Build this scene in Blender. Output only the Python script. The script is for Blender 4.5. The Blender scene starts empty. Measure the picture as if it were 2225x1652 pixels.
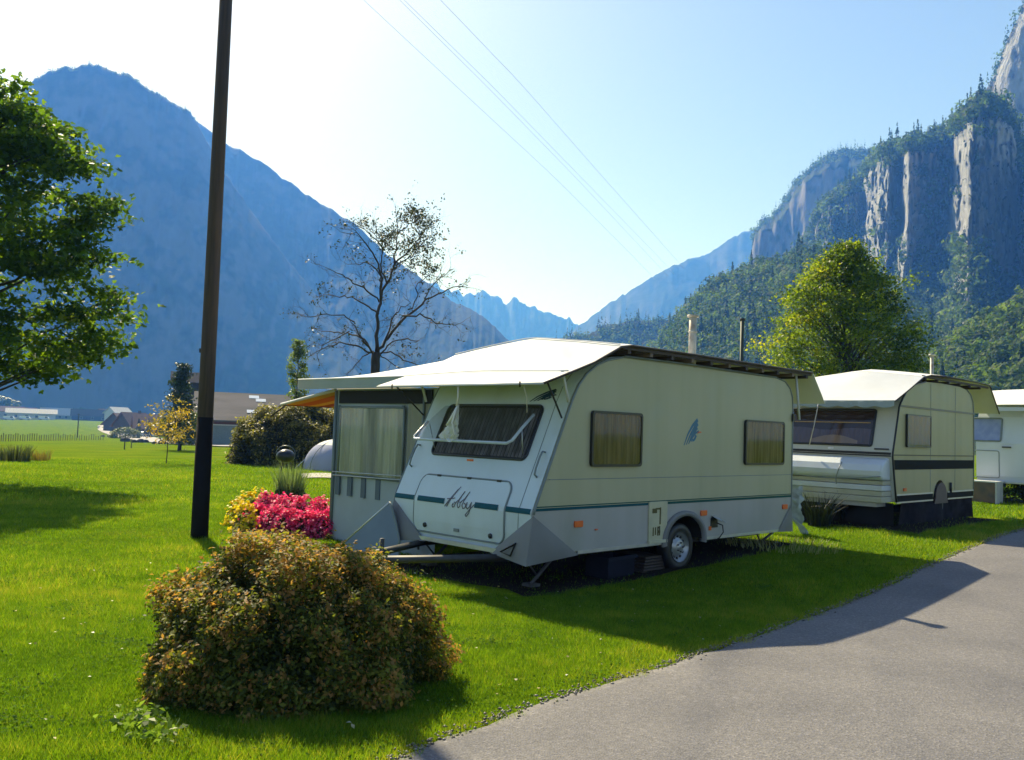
import bpy, math, random
import numpy as np
from mathutils import Vector, Matrix, noise as mnoise
random.seed(7); rng = np.random.default_rng(11)
rad = math.radians
scene = bpy.context.scene

# ------------------------------------------------------------------ camera
EYE = 1.65; PITCH = rad(3.27); ROLL = rad(1.98); FPX = 1919.0; PCX, PCY = 1112.5, 826.0
_f = np.array([0, math.cos(PITCH), math.sin(PITCH)]); _u0 = np.array([0, -math.sin(PITCH), math.cos(PITCH)]); _r0 = np.array([1., 0, 0])
CAM_UP = _u0*math.cos(ROLL) - _r0*math.sin(ROLL); CAM_R = _r0*math.cos(ROLL) + _u0*math.sin(ROLL); CAM_F = _f
camd = bpy.data.cameras.new('camera'); cam = bpy.data.objects.new('camera', camd)
scene.collection.objects.link(cam); scene.camera = cam
camd.sensor_width = 36; camd.lens = 36*FPX/2225; camd.clip_start = 0.1; camd.clip_end = 30000
M = Matrix(((CAM_R[0], CAM_UP[0], -CAM_F[0], 0), (CAM_R[1], CAM_UP[1], -CAM_F[1], 0), (CAM_R[2], CAM_UP[2], -CAM_F[2], EYE), (0, 0, 0, 1)))
cam.matrix_world = M

# ------------------------------------------------------------------ light
SUN_AZ = rad(-26.5); SUN_EL = rad(41.5)            # azimuth from +Y towards +X
sdir = Vector((math.sin(SUN_AZ)*math.cos(SUN_EL), math.cos(SUN_AZ)*math.cos(SUN_EL), math.sin(SUN_EL)))
world = bpy.data.worlds.new('World'); scene.world = world; world.use_nodes = True
wn = world.node_tree; bg = wn.nodes['Background']
sky = wn.nodes.new('ShaderNodeTexSky'); sky.sky_type = 'NISHITA'; sky.sun_disc = False
sky.sun_elevation = SUN_EL; sky.sun_rotation = SUN_AZ; sky.altitude = 600
sky.air_density = 1.0; sky.dust_density = 1.5; sky.ozone_density = 1.5
wn.links.new(sky.outputs[0], bg.inputs[0]); bg.inputs[1].default_value = 0.09
sl = bpy.data.lights.new('sun', 'SUN'); sl.energy = 5.0; sl.angle = rad(0.55); sl.color = (1.0, 0.95, 0.86)
so = bpy.data.objects.new('sun', sl); scene.collection.objects.link(so)
so.rotation_euler = sdir.to_track_quat('Z', 'Y').to_euler(); so.location = (0, 0, 60)
vs = scene.view_settings; vs.view_transform = 'Standard'; vs.look = 'None'; vs.gamma = 1; vs.exposure = 0.8; vs.use_curve_mapping = False
scene.cycles.volume_bounces = 1; scene.cycles.max_bounces = 7; scene.cycles.transparent_max_bounces = 8
scene.cycles.use_denoising = True

# ------------------------------------------------------------------ object helpers
def _link(o, parent=None):
    scene.collection.objects.link(o)
    if parent is not None: o.parent = parent
    return o
def tag(o, label=None, cat=None, group=None, kind=None):
    if label: o['label'] = label
    if cat: o['category'] = cat
    if group: o['group'] = group
    if kind: o['kind'] = kind
    return o
def empty(name, loc=(0, 0, 0), rz=0.0):
    o = bpy.data.objects.new(name, None); o.location = loc; o.rotation_euler = (0, 0, rz); o.empty_display_size = .2
    return _link(o)
def fast_mesh(name, V, Fc, k, mat, parent=None, tint=None, smooth=False, mats=None, midx=None):
    """numpy mesh of constant-size polygons (k corners)"""
    V = np.ascontiguousarray(V, dtype=np.float32); Fc = np.ascontiguousarray(Fc, dtype=np.int32).reshape(-1)
    me = bpy.data.meshes.new(name); n = len(Fc)//k
    me.vertices.add(len(V)); me.vertices.foreach_set('co', V.reshape(-1))
    me.loops.add(len(Fc)); me.loops.foreach_set('vertex_index', Fc)
    me.polygons.add(n); me.polygons.foreach_set('loop_start', np.arange(0, len(Fc), k, dtype=np.int32))
    me.polygons.foreach_set('loop_total', np.full(n, k, dtype=np.int32))
    if midx is not None: me.polygons.foreach_set('material_index', np.asarray(midx, dtype=np.int32))
    if smooth: me.polygons.foreach_set('use_smooth', np.ones(n, dtype=bool))
    for m in (mats or [mat]): me.materials.append(m)
    me.update(calc_edges=True)
    if tint is not None:
        a = me.attributes.new('tint', 'FLOAT', 'FACE'); a.data.foreach_set('value', np.ascontiguousarray(tint, dtype=np.float32))
    return _link(bpy.data.objects.new(name, me), parent)

class MB:
    """small mesh builder: everything added becomes ONE mesh"""
    def __init__(s): s.v = []; s.f = []; s.sm = []
    def add(s, vs, fs, sm=False):
        b = len(s.v); s.v += [tuple(map(float, v)) for v in vs]; s.f += [[b+i for i in f] for f in fs]; s.sm += [sm]*len(fs); return s
    def box(s, a, b):
        x0, y0, z0 = [min(a[i], b[i]) for i in range(3)]; x1, y1, z1 = [max(a[i], b[i]) for i in range(3)]
        return s.add([(x0,y0,z0),(x1,y0,z0),(x1,y1,z0),(x0,y1,z0),(x0,y0,z1),(x1,y0,z1),(x1,y1,z1),(x0,y1,z1)],
                     [(0,3,2,1),(4,5,6,7),(0,1,5,4),(1,2,6,5),(2,3,7,6),(3,0,4,7)])
    def tube(s, pts, r, n=8, cap=True, closed=False):
        pts = [Vector(p) for p in pts]; m = len(pts)
        rs = r if hasattr(r, '__len__') else [r]*m
        rings = []; prev = None
        for i, p in enumerate(pts):
            if closed: d = pts[(i+1) % m]-pts[i-1]
            else: d = pts[min(i+1, m-1)]-pts[max(i-1, 0)]
            if d.length < 1e-9: d = Vector((0, 0, 1))
            d.normalize()
            a = Vector((0, 0, 1)) if prev is None else prev
            if abs(a.dot(d)) > .95: a = Vector((1, 0, 0)) if abs(d.x) < .9 else Vector((0, 1, 0))
            x = (a - d*a.dot(d)).normalized(); y = d.cross(x); prev = x
            rings.append([p + (x*math.cos(t)+y*math.sin(t))*rs[i] for t in [2*math.pi*k/n for k in range(n)]])
        vs = [v for r_ in rings for v in r_]; fs = []
        for i in range(m if closed else m-1):
            j = (i+1) % m
            for k in range(n): fs.append((i*n+k, i*n+(k+1) % n, j*n+(k+1) % n, j*n+k))
        if cap and not closed: fs += [tuple(range(n))[::-1], tuple(range((m-1)*n, m*n))]
        return s.add(vs, fs, True)
    def cyl(s, a, b, r, n=16, r2=None):
        return s.tube([a, b], [r, r if r2 is None else r2], n)
    def prism(s, poly, axis, a, b):
        """poly: list of 2D points; axis 'y' -> (x,z) profile swept y a..b ; 'x' -> (y,z) ; 'z' -> (x,y)"""
        def P(p, t): return {'y': (p[0], t, p[1]), 'x': (t, p[0], p[1]), 'z': (p[0], p[1], t)}[axis]
        n = len(poly); vs = [P(p, a) for p in poly]+[P(p, b) for p in poly]
        fs = [tuple(range(n))[::-1], tuple(range(n, 2*n))]+[(i, (i+1) % n, n+(i+1) % n, n+i) for i in range(n)]
        return s.add(vs, fs)
    def grid(s, fn, nu, nv, sm=True, flip=False):
        vs = [fn(i/nu, j/nv) for i in range(nu+1) for j in range(nv+1)]
        q = lambda i, j: i*(nv+1)+j
        fs = [((q(i,j), q(i+1,j), q(i+1,j+1), q(i,j+1)) if not flip else (q(i,j), q(i,j+1), q(i+1,j+1), q(i+1,j))) for i in range(nu) for j in range(nv)]
        return s.add(vs, fs, sm)
    def sphere(s, c, r, nu=14, nv=8, sc=(1, 1, 1), top=1.0):
        c = Vector(c)
        return s.grid(lambda u, v: (c.x+r*sc[0]*math.cos(2*math.pi*u)*math.sin(math.pi*v*top), c.y+r*sc[1]*math.sin(2*math.pi*u)*math.sin(math.pi*v*top), c.z+r*sc[2]*math.cos(math.pi*v*top)), nu, nv, True)
    def build(s, name, mat, parent=None, bevel=0, solid=0, mats=None, seg=2):
        me = bpy.data.meshes.new(name); me.from_pydata(s.v, [], s.f)
        for m in (mats or [mat]): me.materials.append(m)
        me.polygons.foreach_set('use_smooth', s.sm); me.update()
        o = bpy.data.objects.new(name, me)
        if solid:
            md = o.modifiers.new('thick', 'SOLIDIFY'); md.thickness = solid; md.offset = 0; es = o.modifiers.new('split', 'EDGE_SPLIT'); es.split_angle = rad(32)
        if bevel:
            md = o.modifiers.new('bevel', 'BEVEL'); md.width = bevel; md.segments = seg; md.limit_method = 'ANGLE'; md.angle_limit = rad(35)
        return _link(o, parent)
def recalc(o):
    import bmesh
    bm = bmesh.new(); bm.from_mesh(o.data); bmesh.ops.recalc_face_normals(bm, faces=bm.faces); bm.to_mesh(o.data); bm.free(); return o

# ------------------------------------------------------------------ materials
def _ramp(nt, stops, src):
    r = nt.nodes.new('ShaderNodeValToRGB'); el = r.color_ramp.elements
    while len(el) < len(stops): el.new(.5)
    for e, (p, c) in zip(el, stops): e.position = p; e.color = (*c, 1)
    nt.links.new(src, r.inputs[0]); return r.outputs[0]
def mat(name, col, rough=.6, var=None, scale=6., detail=5., bump=0., bscale=None, metal=0., coat=0., stretch=None, streak=0., spec=.5, dirt=None, obj=True, bdist=.01):
    """base colour varied by noise between col and var; optional bump, optional second large-scale stain colour"""
    m = bpy.data.materials.new(name); m.use_nodes = True; nt = m.node_tree; b = nt.nodes['Principled BSDF']
    b.inputs['Roughness'].default_value = rough; b.inputs['Metallic'].default_value = metal
    b.inputs['Coat Weight'].default_value = coat; b.inputs['Specular IOR Level'].default_value = spec
    tc = nt.nodes.new('ShaderNodeTexCoord'); co = tc.outputs['Object']
    if stretch:
        mp = nt.nodes.new('ShaderNodeMapping'); mp.inputs['Scale'].default_value = stretch; nt.links.new(co, mp.inputs[0]); co = mp.outputs[0]
    n = nt.nodes.new('ShaderNodeTexNoise'); n.inputs['Scale'].default_value = scale; n.inputs['Detail'].default_value = detail
    nt.links.new(co, n.inputs['Vector'])
    c = _ramp(nt, [(.35, col), (.65, var or tuple(x*.85 for x in col))], n.outputs[0])
    if dirt:
        n2 = nt.nodes.new('ShaderNodeTexNoise'); n2.inputs['Scale'].default_value = dirt[1]; n2.inputs['Detail'].default_value = 6
        nt.links.new(tc.outputs['Object'], n2.inputs['Vector'])
        mr = nt.nodes.new('ShaderNodeMapRange'); mr.inputs[1].default_value = dirt[2]; mr.inputs[2].default_value = dirt[3]; nt.links.new(n2.outputs[0], mr.inputs[0])
        mx = nt.nodes.new('ShaderNodeMix'); mx.data_type = 'RGBA'; nt.links.new(mr.outputs[0], mx.inputs[0]); nt.links.new(c, mx.inputs[6]); mx.inputs[7].default_value = (*dirt[0], 1); c = mx.outputs[2]
    if streak:
        mp2 = nt.nodes.new('ShaderNodeMapping'); mp2.inputs['Scale'].default_value = (1, 1, .07); nt.links.new(tc.outputs['Object'], mp2.inputs[0])
        n3 = nt.nodes.new('ShaderNodeTexNoise'); n3.inputs['Scale'].default_value = 4.5; n3.inputs['Detail'].default_value = 5; nt.links.new(mp2.outputs[0], n3.inputs['Vector'])
        st = _ramp(nt, [(.42, (1, 1, 1)), (.75, (1-streak, 1-streak*.95, 1-streak*1.2))], n3.outputs[0])
        m4 = nt.nodes.new('ShaderNodeMix'); m4.data_type = 'RGBA'; m4.blend_type = 'MULTIPLY'; m4.inputs[0].default_value = 1; nt.links.new(c, m4.inputs[6]); nt.links.new(st, m4.inputs[7]); c = m4.outputs[2]
    nt.links.new(c, b.inputs['Base Color'])
    if bump:
        nb = nt.nodes.new('ShaderNodeTexNoise'); nb.inputs['Scale'].default_value = bscale or scale*4; nb.inputs['Detail'].default_value = 6
        nt.links.new(co, nb.inputs['Vector']); bp = nt.nodes.new('ShaderNodeBump'); bp.inputs['Strength'].default_value = bump; bp.inputs['Distance'].default_value = bdist
        nt.links.new(nb.outputs[0], bp.inputs['Height']); nt.links.new(bp.outputs[0], b.inputs['Normal'])
    return m
def leafmat(name, stops, trans=.45, rough=.5, gloss=.35, tcol=1.5, tsat=(1.15, 1.25, .5)):
    """stops: colour ramp over the per-face attribute 'tint'"""
    m = bpy.data.materials.new(name); m.use_nodes = True; nt = m.node_tree; b = nt.nodes['Principled BSDF']; out = nt.nodes['Material Output']
    at = nt.nodes.new('ShaderNodeAttribute'); at.attribute_name = 'tint'
    c = _ramp(nt, stops, at.outputs['Fac'])
    nt.links.new(c, b.inputs['Base Color']); b.inputs['Roughness'].default_value = rough; b.inputs['Specular IOR Level'].default_value = gloss
    tr = nt.nodes.new('ShaderNodeBsdfTranslucent')
    mu = nt.nodes.new('ShaderNodeMix'); mu.data_type = 'RGBA'; mu.blend_type = 'MULTIPLY'; mu.inputs[0].default_value = 1
    mu.clamp_result = False
    nt.links.new(c, mu.inputs[6]); mu.inputs[7].default_value = (*[tcol*x for x in tsat], 1)
    nt.links.new(mu.outputs[2], tr.inputs[0])
    ms = nt.nodes.new('ShaderNodeMixShader'); ms.inputs[0].default_value = trans
    nt.links.new(b.outputs[0], ms.inputs[1]); nt.links.new(tr.outputs[0], ms.inputs[2]); nt.links.new(ms.outputs[0], out.inputs[0])
    return m
def glassmat(name, tint, rough=.04, clear=.6, refl=None):
    m = bpy.data.materials.new(name); m.use_nodes = True; nt = m.node_tree; out = nt.nodes['Material Output']; nt.nodes.remove(nt.nodes['Principled BSDF'])
    t = nt.nodes.new('ShaderNodeBsdfTransparent'); t.inputs[0].default_value = (*tint, 1)
    g = nt.nodes.new('ShaderNodeBsdfGlossy'); g.inputs['Roughness'].default_value = rough
    fr = nt.nodes.new('ShaderNodeLayerWeight'); pw = nt.nodes.new('ShaderNodeMath'); pw.operation = 'POWER'; pw.inputs[1].default_value = 4.5; nt.links.new(fr.outputs['Facing'], pw.inputs[0])
    ad = nt.nodes.new('ShaderNodeMath'); ad.operation = 'MULTIPLY_ADD'; ad.inputs[1].default_value = .9; ad.inputs[2].default_value = .06+max(0, .65-clear)*.3 if refl is None else refl
    nt.links.new(pw.outputs[0], ad.inputs[0])
    ms = nt.nodes.new('ShaderNodeMixShader'); nt.links.new(ad.outputs[0], ms.inputs[0]); nt.links.new(t.outputs[0], ms.inputs[1]); nt.links.new(g.outputs[0], ms.inputs[2])
    nt.links.new(ms.outputs[0], out.inputs[0]); return m
def clothmat(name, col, trans=.25, var=None, fold_shade=None):  # optional vertical dark bands painted into the colour as curtain fold shading
    m = mat(name, col, .75, var=var or tuple(x*(.93 if fold_shade is None else .35) for x in col), scale=3 if fold_shade is None else fold_shade, stretch=None if fold_shade is None else (1, 1, .06), bump=.15, bscale=200)
    nt = m.node_tree; b = nt.nodes['Principled BSDF']; out = nt.nodes['Material Output']
    src = b.inputs['Base Color'].links[0].from_socket
    tr = nt.nodes.new('ShaderNodeBsdfTranslucent'); nt.links.new(src, tr.inputs[0])
    ms = nt.nodes.new('ShaderNodeMixShader'); ms.inputs[0].default_value = trans
    nt.links.new(b.outputs[0], ms.inputs[1]); nt.links.new(tr.outputs[0], ms.inputs[2]); nt.links.new(ms.outputs[0], out.inputs[0]); return m

# ------------------------------------------------------------------ photograph geometry -> place
def ray(x, y):
    d = CAM_R*(x-PCX)/FPX - CAM_UP*(y-PCY)/FPX + CAM_F
    return d
W0 = np.array([2.1615, 10.9235]); AZ1 = rad(45.45)
E1 = np.array([math.sin(AZ1), math.cos(AZ1)]); E2 = np.array([-math.cos(AZ1), math.sin(AZ1)])   # along / across the row of caravans
CARAVAN_ROT = math.pi/2-AZ1
def sl2w(s, l): p = W0+E1*s+E2*l; return float(p[0]), float(p[1])
def sstep(a, b, x): t = np.clip((x-a)/(b-a), 0, 1); return t*t*(3-2*t)
def terrain(x, y):
    """height of the ground (metres); works on arrays"""
    x = np.asarray(x, float); y = np.asarray(y, float)
    s = (x-W0[0])*E1[0]+(y-W0[1])*E1[1]; l = (x-W0[0])*E2[0]+(y-W0[1])*E2[1]
    t = np.clip((s+1.2)/6.9, 0, 1); ramp = .3*(.65*t+.35*t*t*(3-2*t))
    z = ramp*(1-sstep(2.5, 9, l))
    r = np.hypot(x, y); left = sstep(6, -14, x/np.maximum(y, 1)*30)*sstep(-5, 5, y)
    zl = np.interp(r, [0, 34, 60, 100, 137, 200, 285, 450, 700, 1500, 6000], [0, 0, -.5, -1.32, -2.0, -3.0, -4, -3.2, -1.75, -1.6, -1.6])
    return z+zl*left
def G(px, py):
    """point of the ground seen at a place of the photograph"""
    d = ray(px, py); t0, t1 = 2.0, None; t = 2.0
    f = lambda t: EYE+d[2]*t-float(terrain(d[0]*t, d[1]*t))
    while f(t) > 0 and t < 5000: t0 = t; t *= 1.02
    a, b = t0, t
    for _ in range(40):
        m_ = (a+b)/2
        if f(m_) > 0: a = m_
        else: b = m_
    return d[0]*a, d[1]*a, EYE+d[2]*a
def at(px, py, Y):
    d = ray(px, py); t = Y/d[1]; return d[0]*t, Y, EYE+d[2]*t
def height_at(px, py, Y): return at(px, py, Y)[2]
# ================================================================== LARGE STRUCTURE
# ---- ground sheet
def ground_material():
    m = bpy.data.materials.new('lawn'); m.use_nodes = True; nt = m.node_tree; b = nt.nodes['Principled BSDF']
    tc = nt.nodes.new('ShaderNodeTexCoord')
    def noise(sc, det=5, st=(1, 1, 1)):
        mp = nt.nodes.new('ShaderNodeMapping'); mp.inputs['Scale'].default_value = st; nt.links.new(tc.outputs['Object'], mp.inputs[0])
        n = nt.nodes.new('ShaderNodeTexNoise'); n.inputs['Scale'].default_value = sc; n.inputs['Detail'].default_value = det; nt.links.new(mp.outputs[0], n.inputs['Vector']); return n.outputs[0]
    c1 = _ramp(nt, [(.28, (.075, .145, .008)), (.5, (.13, .21, .012)), (.72, (.20, .24, .02))], noise(.35, 8, (1, 2.2, 1)))
    c2 = _ramp(nt, [(.3, (.4, .5, .35)), (.7, (1.25, 1.15, 1.0))], noise(9, 6, (1, 1.6, 1)))
    mx = nt.nodes.new('ShaderNodeMix'); mx.data_type = 'RGBA'; mx.blend_type = 'MULTIPLY'; mx.inputs[0].default_value = .8
    nt.links.new(c1, mx.inputs[6]); nt.links.new(c2, mx.inputs[7])
    c3 = _ramp(nt, [(.42, (1, 1, 1)), (.62, (1.12, 1.0, .8))], noise(.05, 4, (1, 3, 1)))
    m2 = nt.nodes.new('ShaderNodeMix'); m2.data_type = 'RGBA'; m2.blend_type = 'MULTIPLY'; m2.inputs[0].default_value = 1
    nt.links.new(mx.outputs[2], m2.inputs[6]); nt.links.new(c3, m2.inputs[7]); nt.links.new(m2.outputs[2], b.inputs['Base Color'])
    b.inputs['Roughness'].default_value = 1; b.inputs['Specular IOR Level'].default_value = 0
    bp = nt.nodes.new('ShaderNodeBump'); bp.inputs['Strength'].default_value = .7; bp.inputs['Distance'].default_value = .05
    nt.links.new(noise(14, 8), bp.inputs['Height']); nt.links.new(bp.outputs[0], b.inputs['Normal'])
    return m
def polar_ground():
    rs = [0.0]+list(np.concatenate([np.arange(.5, 30, .35), np.geomspace(30, 5200, 90)]))
    na = 540; V = []; 
    ang = np.linspace(0, 2*math.pi, na, endpoint=False)
    V.append(np.array([[0, 0, float(terrain(0, 0))]]))
    for r in rs[1:]:
        x = r*np.sin(ang); y = r*np.cos(ang); z = terrain(x, y); V.append(np.stack([x, y, z], 1))
    V = np.concatenate(V); F = []
    idx = lambda i, k: 1+(i-1)*na+(k % na)
    k = np.arange(na); k1 = (k+1) % na
    quads = []
    for i in range(1, len(rs)-1):
        quads.append(np.stack([1+(i-1)*na+k, 1+i*na+k, 1+i*na+k1, 1+(i-1)*na+k1], 1))
    quads.append(np.stack([np.zeros(na, int), 1+k, 1+k1, 1+k1], 1)[:0])
    o = fast_mesh('ground', V, np.concatenate(quads)[:, ::-1], 4, ground_material(), smooth=True)
    tag(o, kind='structure'); return o
polar_ground()

# ---- asphalt road in the foreground
ROAD_EDGE_PX = [(560, 1800), (700, 1725), (850, 1652), (1000, 1590), (1100, 1556), (1200, 1521), (1300, 1492), (1400, 1463), (1500, 1430), (1600, 1398), (1700, 1362), (1800, 1326), (1900, 1288), (1975, 1250), (2050, 1216), (2130, 1183), (2225, 1152)]
RE = np.array([G(*p)[:2] for p in ROAD_EDGE_PX])
d0 = (RE[1]-RE[0])/np.linalg.norm(RE[1]-RE[0]); d1 = (RE[-1]-RE[-3])/np.linalg.norm(RE[-1]-RE[-3])
RE = np.concatenate([[RE[0]-d0*3.5+np.array([0, -.8])], RE, [RE[-1]+d1*10, RE[-1]+d1*22+np.array([1.5, 0])]])
_seg = np.diff(RE, axis=0); _len = np.r_[0, np.cumsum(np.linalg.norm(_seg, axis=1))]
_tt = np.linspace(0, _len[-1], 160)
REF = np.stack([np.interp(_tt, _len, RE[:, 0]), np.interp(_tt, _len, RE[:, 1])], 1)
for _ in range(3): REF[1:-1] = (REF[:-2]+REF[1:-1]*2+REF[2:])/4
RN = np.gradient(REF, axis=0); RN /= np.linalg.norm(RN, axis=1)[:, None]; RN = np.stack([RN[:, 1], -RN[:, 0]], 1)   # to the right, into the road
def road_dist(P):
    """signed distance from the lawn-side road edge: positive on the lawn"""
    out = np.empty(len(P))
    for a in range(0, len(P), 40000):
        q = P[a:a+40000]; d = ((q[:, None, :]-REF[None])**2).sum(2); i = d.argmin(1)
        out[a:a+40000] = -((q-REF[i])*RN[i]).sum(1)
    return out
def road_material():
    m = bpy.data.materials.new('asphalt'); m.use_nodes = True; nt = m.node_tree; b = nt.nodes['Principled BSDF']; tc = nt.nodes.new('ShaderNodeTexCoord')
    def noise(sc, det=5):
        n = nt.nodes.new('ShaderNodeTexNoise'); n.inputs['Scale'].default_value = sc; n.inputs['Detail'].default_value = det; nt.links.new(tc.outputs['Object'], n.inputs['Vector']); return n.outputs[0]
    c1 = _ramp(nt, [(.3, (.118, .114, .122)), (.7, (.185, .175, .174))], noise(.9, 7))
    vo = nt.nodes.new('ShaderNodeTexVoronoi'); vo.inputs['Scale'].default_value = 75; nt.links.new(tc.outputs['Object'], vo.inputs['Vector'])
    hs = nt.nodes.new('ShaderNodeSeparateColor'); nt.links.new(vo.outputs['Color'], hs.inputs[0])
    c2 = _ramp(nt, [(.0, (.5, .5, .52)), (.45, (.95, .95, .95)), (.85, (1.1, 1.08, 1.05)), (1., (1.7, 1.65, 1.6))], hs.outputs[0])
    mx = nt.nodes.new('ShaderNodeMix'); mx.data_type = 'RGBA'; mx.blend_type = 'MULTIPLY'; mx.inputs[0].default_value = .8; nt.links.new(c1, mx.inputs[6]); nt.links.new(c2, mx.inputs[7])
    # dark tar spots
    v2 = nt.nodes.new('ShaderNodeTexVoronoi'); v2.inputs['Scale'].default_value = 2.2; nt.links.new(tc.outputs['Object'], v2.inputs['Vector'])
    sp = _ramp(nt, [(.0, (.25, .25, .25)), (.025, (.3, .3, .3)), (.035, (1, 1, 1))], v2.outputs['Distance'])
    m3 = nt.nodes.new('ShaderNodeMix'); m3.data_type = 'RGBA'; m3.blend_type = 'MULTIPLY'; m3.inputs[0].default_value = 1; mx.inputs[0].default_value = .6; nt.links.new(mx.outputs[2], m3.inputs[6]); nt.links.new(sp, m3.inputs[7])
    nt.links.new(m3.outputs[2], b.inputs['Base Color']); b.inputs['Roughness'].default_value = .8; b.inputs['Specular IOR Level'].default_value = .35
    bp = nt.nodes.new('ShaderNodeBump'); bp.inputs['Strength'].default_value = .6; bp.inputs['Distance'].default_value = .006; nt.links.new(vo.outputs['Distance'], bp.inputs['Height']); nt.links.new(bp.outputs[0], b.inputs['Normal'])
    return m
def make_road():
    offs = [0, .04, .12, .3, .7, 1.2, 1.8, 2.4, 3.0, 3.6, 4.2]; V = []; n = len(offs)
    for i in range(len(REF)):
        jag = .06*mnoise.noise(Vector((i*1.7, 3, 0)))+.02*mnoise.noise(Vector((i*6.1, 8, 0)))
        for k, o_ in enumerate(offs):
            p = REF[i]+RN[i]*(o_+(jag if k < 3 else 0)); z = float(terrain(p[0], p[1]))
            V.append((p[0], p[1], z+(-.03 if k == 0 else .022)+(.02*math.sin(min(o_, 4)/4*math.pi) if k > 1 else 0)))
    F = [(i*n+k, i*n+k+1, (i+1)*n+k+1, (i+1)*n+k) for i in range(len(REF)-1) for k in range(n-1)]
    o = MB().add(V, F, True).build('road', road_material()); tag(o, kind='structure')
make_road()
# crumbled edge of the asphalt: small stones
def edge_stones():
    n = 5200; i = rng.integers(2, len(REF)-2, n); off = rng.normal(0.012, .032, n)
    P = REF[i]+(REF[i+1]-REF[i])*rng.random(n)[:, None]+RN[i]*off[:, None]; z = terrain(P[:, 0], P[:, 1])+.026
    keep = np.hypot(P[:, 0], P[:, 1]) < 20; P = P[keep]; z = z[keep]; n = len(P)
    base = np.array([(1, 0, 0), (0, 1, 0), (-1, 0, 0), (0, -1, 0), (0, 0, 1), (0, 0, -1)], float)
    fc = np.array([(0, 1, 4), (1, 2, 4), (2, 3, 4), (3, 0, 4), (1, 0, 5), (2, 1, 5), (3, 2, 5), (0, 3, 5)])
    sz = rng.uniform(.005, .017, n)
    V = base[None]*sz[:, None, None]*rng.uniform(.5, 1.3, (n, 6, 1))*np.array([1, 1, .6])+np.stack([P[:, 0], P[:, 1], z], 1)[:, None]
    F = fc[None]+np.arange(n)[:, None, None]*6
    m = leafmat('edge_gravel', [(0, (.05, .045, .04)), (.6, (.14, .12, .1)), (1, (.3, .28, .25))], trans=0)
    o = fast_mesh('edge_gravel', V.reshape(-1, 3), F, 3, m, tint=np.repeat(rng.random(n), 8)); tag(o, 'loose dark gravel along the crumbled edge of the asphalt', kind='stuff')
edge_stones()

# ---- grass blades
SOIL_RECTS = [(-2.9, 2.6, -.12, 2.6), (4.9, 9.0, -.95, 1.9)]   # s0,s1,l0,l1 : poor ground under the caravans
def lawn():
    def ring(n, r0, r1, az0, az1, p=1.0):
        r = (rng.random(n)**p)*(r1-r0)+r0; a = np.radians(rng.uniform(az0, az1, n)); return np.stack([r*np.sin(a), r*np.cos(a)], 1)
    sets = [(ring(520000, 3.6, 9.5, -34, 34), .036, .0042), (ring(350000, 9.5, 19, -34, 34), .042, .0075), (ring(170000, 19, 40, -33, 33), .055, .016)]
    Vs = []; T = []
    for P, h, w in sets:
        d = road_dist(P); e = rng.random(len(P))
        wob = .035*np.sin(P[:, 0]*5.3+np.sin(P[:, 1]*7.1)*1.7)+.03*np.sin(P[:, 1]*13+P[:, 0]*9)+.02*np.sin(P[:, 0]*31); keep = (d > wob-.05) & ((d > .12+wob) | (e < .75))
        s = (P-W0)@E1; l = (P-W0)@E2
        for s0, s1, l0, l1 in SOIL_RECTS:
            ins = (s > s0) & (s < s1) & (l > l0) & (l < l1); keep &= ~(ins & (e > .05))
        P = P[keep]; d = d[keep]; n = len(P)
        patch = np.sin(P[:, 0]*1.3+1.1*np.sin(P[:, 1]*.9))*np.sin(P[:, 1]*1.1+.7*np.sin(P[:, 0]*1.9))
        mot = np.zeros(n); rr_ = np.random.default_rng(77)
        for k_, (fq, am) in enumerate([(.7, .8), (1.6, .7), (3.7, .7), (8.5, .7), (17, .6)]):
            for _k in range(3):
                th = rr_.uniform(0, 6.28); ph = rr_.uniform(0, 6.28); u_ = P[:, 0]*math.cos(th)+P[:, 1]*math.sin(th); v_ = -P[:, 0]*math.sin(th)+P[:, 1]*math.cos(th)
                mot += am/3*np.sin(fq*u_+ph+1.8*np.sin(fq*.63*v_+ph*2))
        patch = patch*.4+mot
        hh = h*(.45+.9*rng.random(n))*np.clip(1+.3*patch, .45, 1.8)*(1+.6*np.exp(-np.maximum(d, 0)/.08)*(rng.random(n) < .3)); ww = w*(.6+.8*rng.random(n))
        a = rng.uniform(0, 2*math.pi, n); lean = rng.uniform(.15, 1.0, n)*hh; la = rng.uniform(0, 2*math.pi, n)
        z = terrain(P[:, 0], P[:, 1])
        b = np.stack([np.cos(a)*ww/2, np.sin(a)*ww/2], 1)
        v0 = np.c_[P-b, z-.004]; v1 = np.c_[P+b, z-.004]; v2 = np.c_[P+np.stack([np.cos(la)*lean, np.sin(la)*lean], 1), z+hh]
        Vs.append(np.stack([v0, v1, v2], 1).reshape(-1, 3)); T.append(np.clip(.42+.21*patch+rng.normal(0, .2, n)+.25*(np.exp(-np.maximum(d, 0)/.15)), 0, 1))
    V = np.concatenate(Vs); T = np.concatenate(T)
    m = leafmat('grass_blade', [(0, (.032, .078, .006)), (.35, (.078, .155, .009)), (.7, (.14, .225, .014)), (1, (.26, .25, .05))], trans=.5, tcol=1.9, tsat=(1.15, 1.1, .35), rough=.5, gloss=.2)
    o = fast_mesh('grass', V, np.arange(len(V)), 3, m, tint=T); tag(o, 'short mown green grass covering the lawn', kind='stuff')
lawn()

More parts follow.
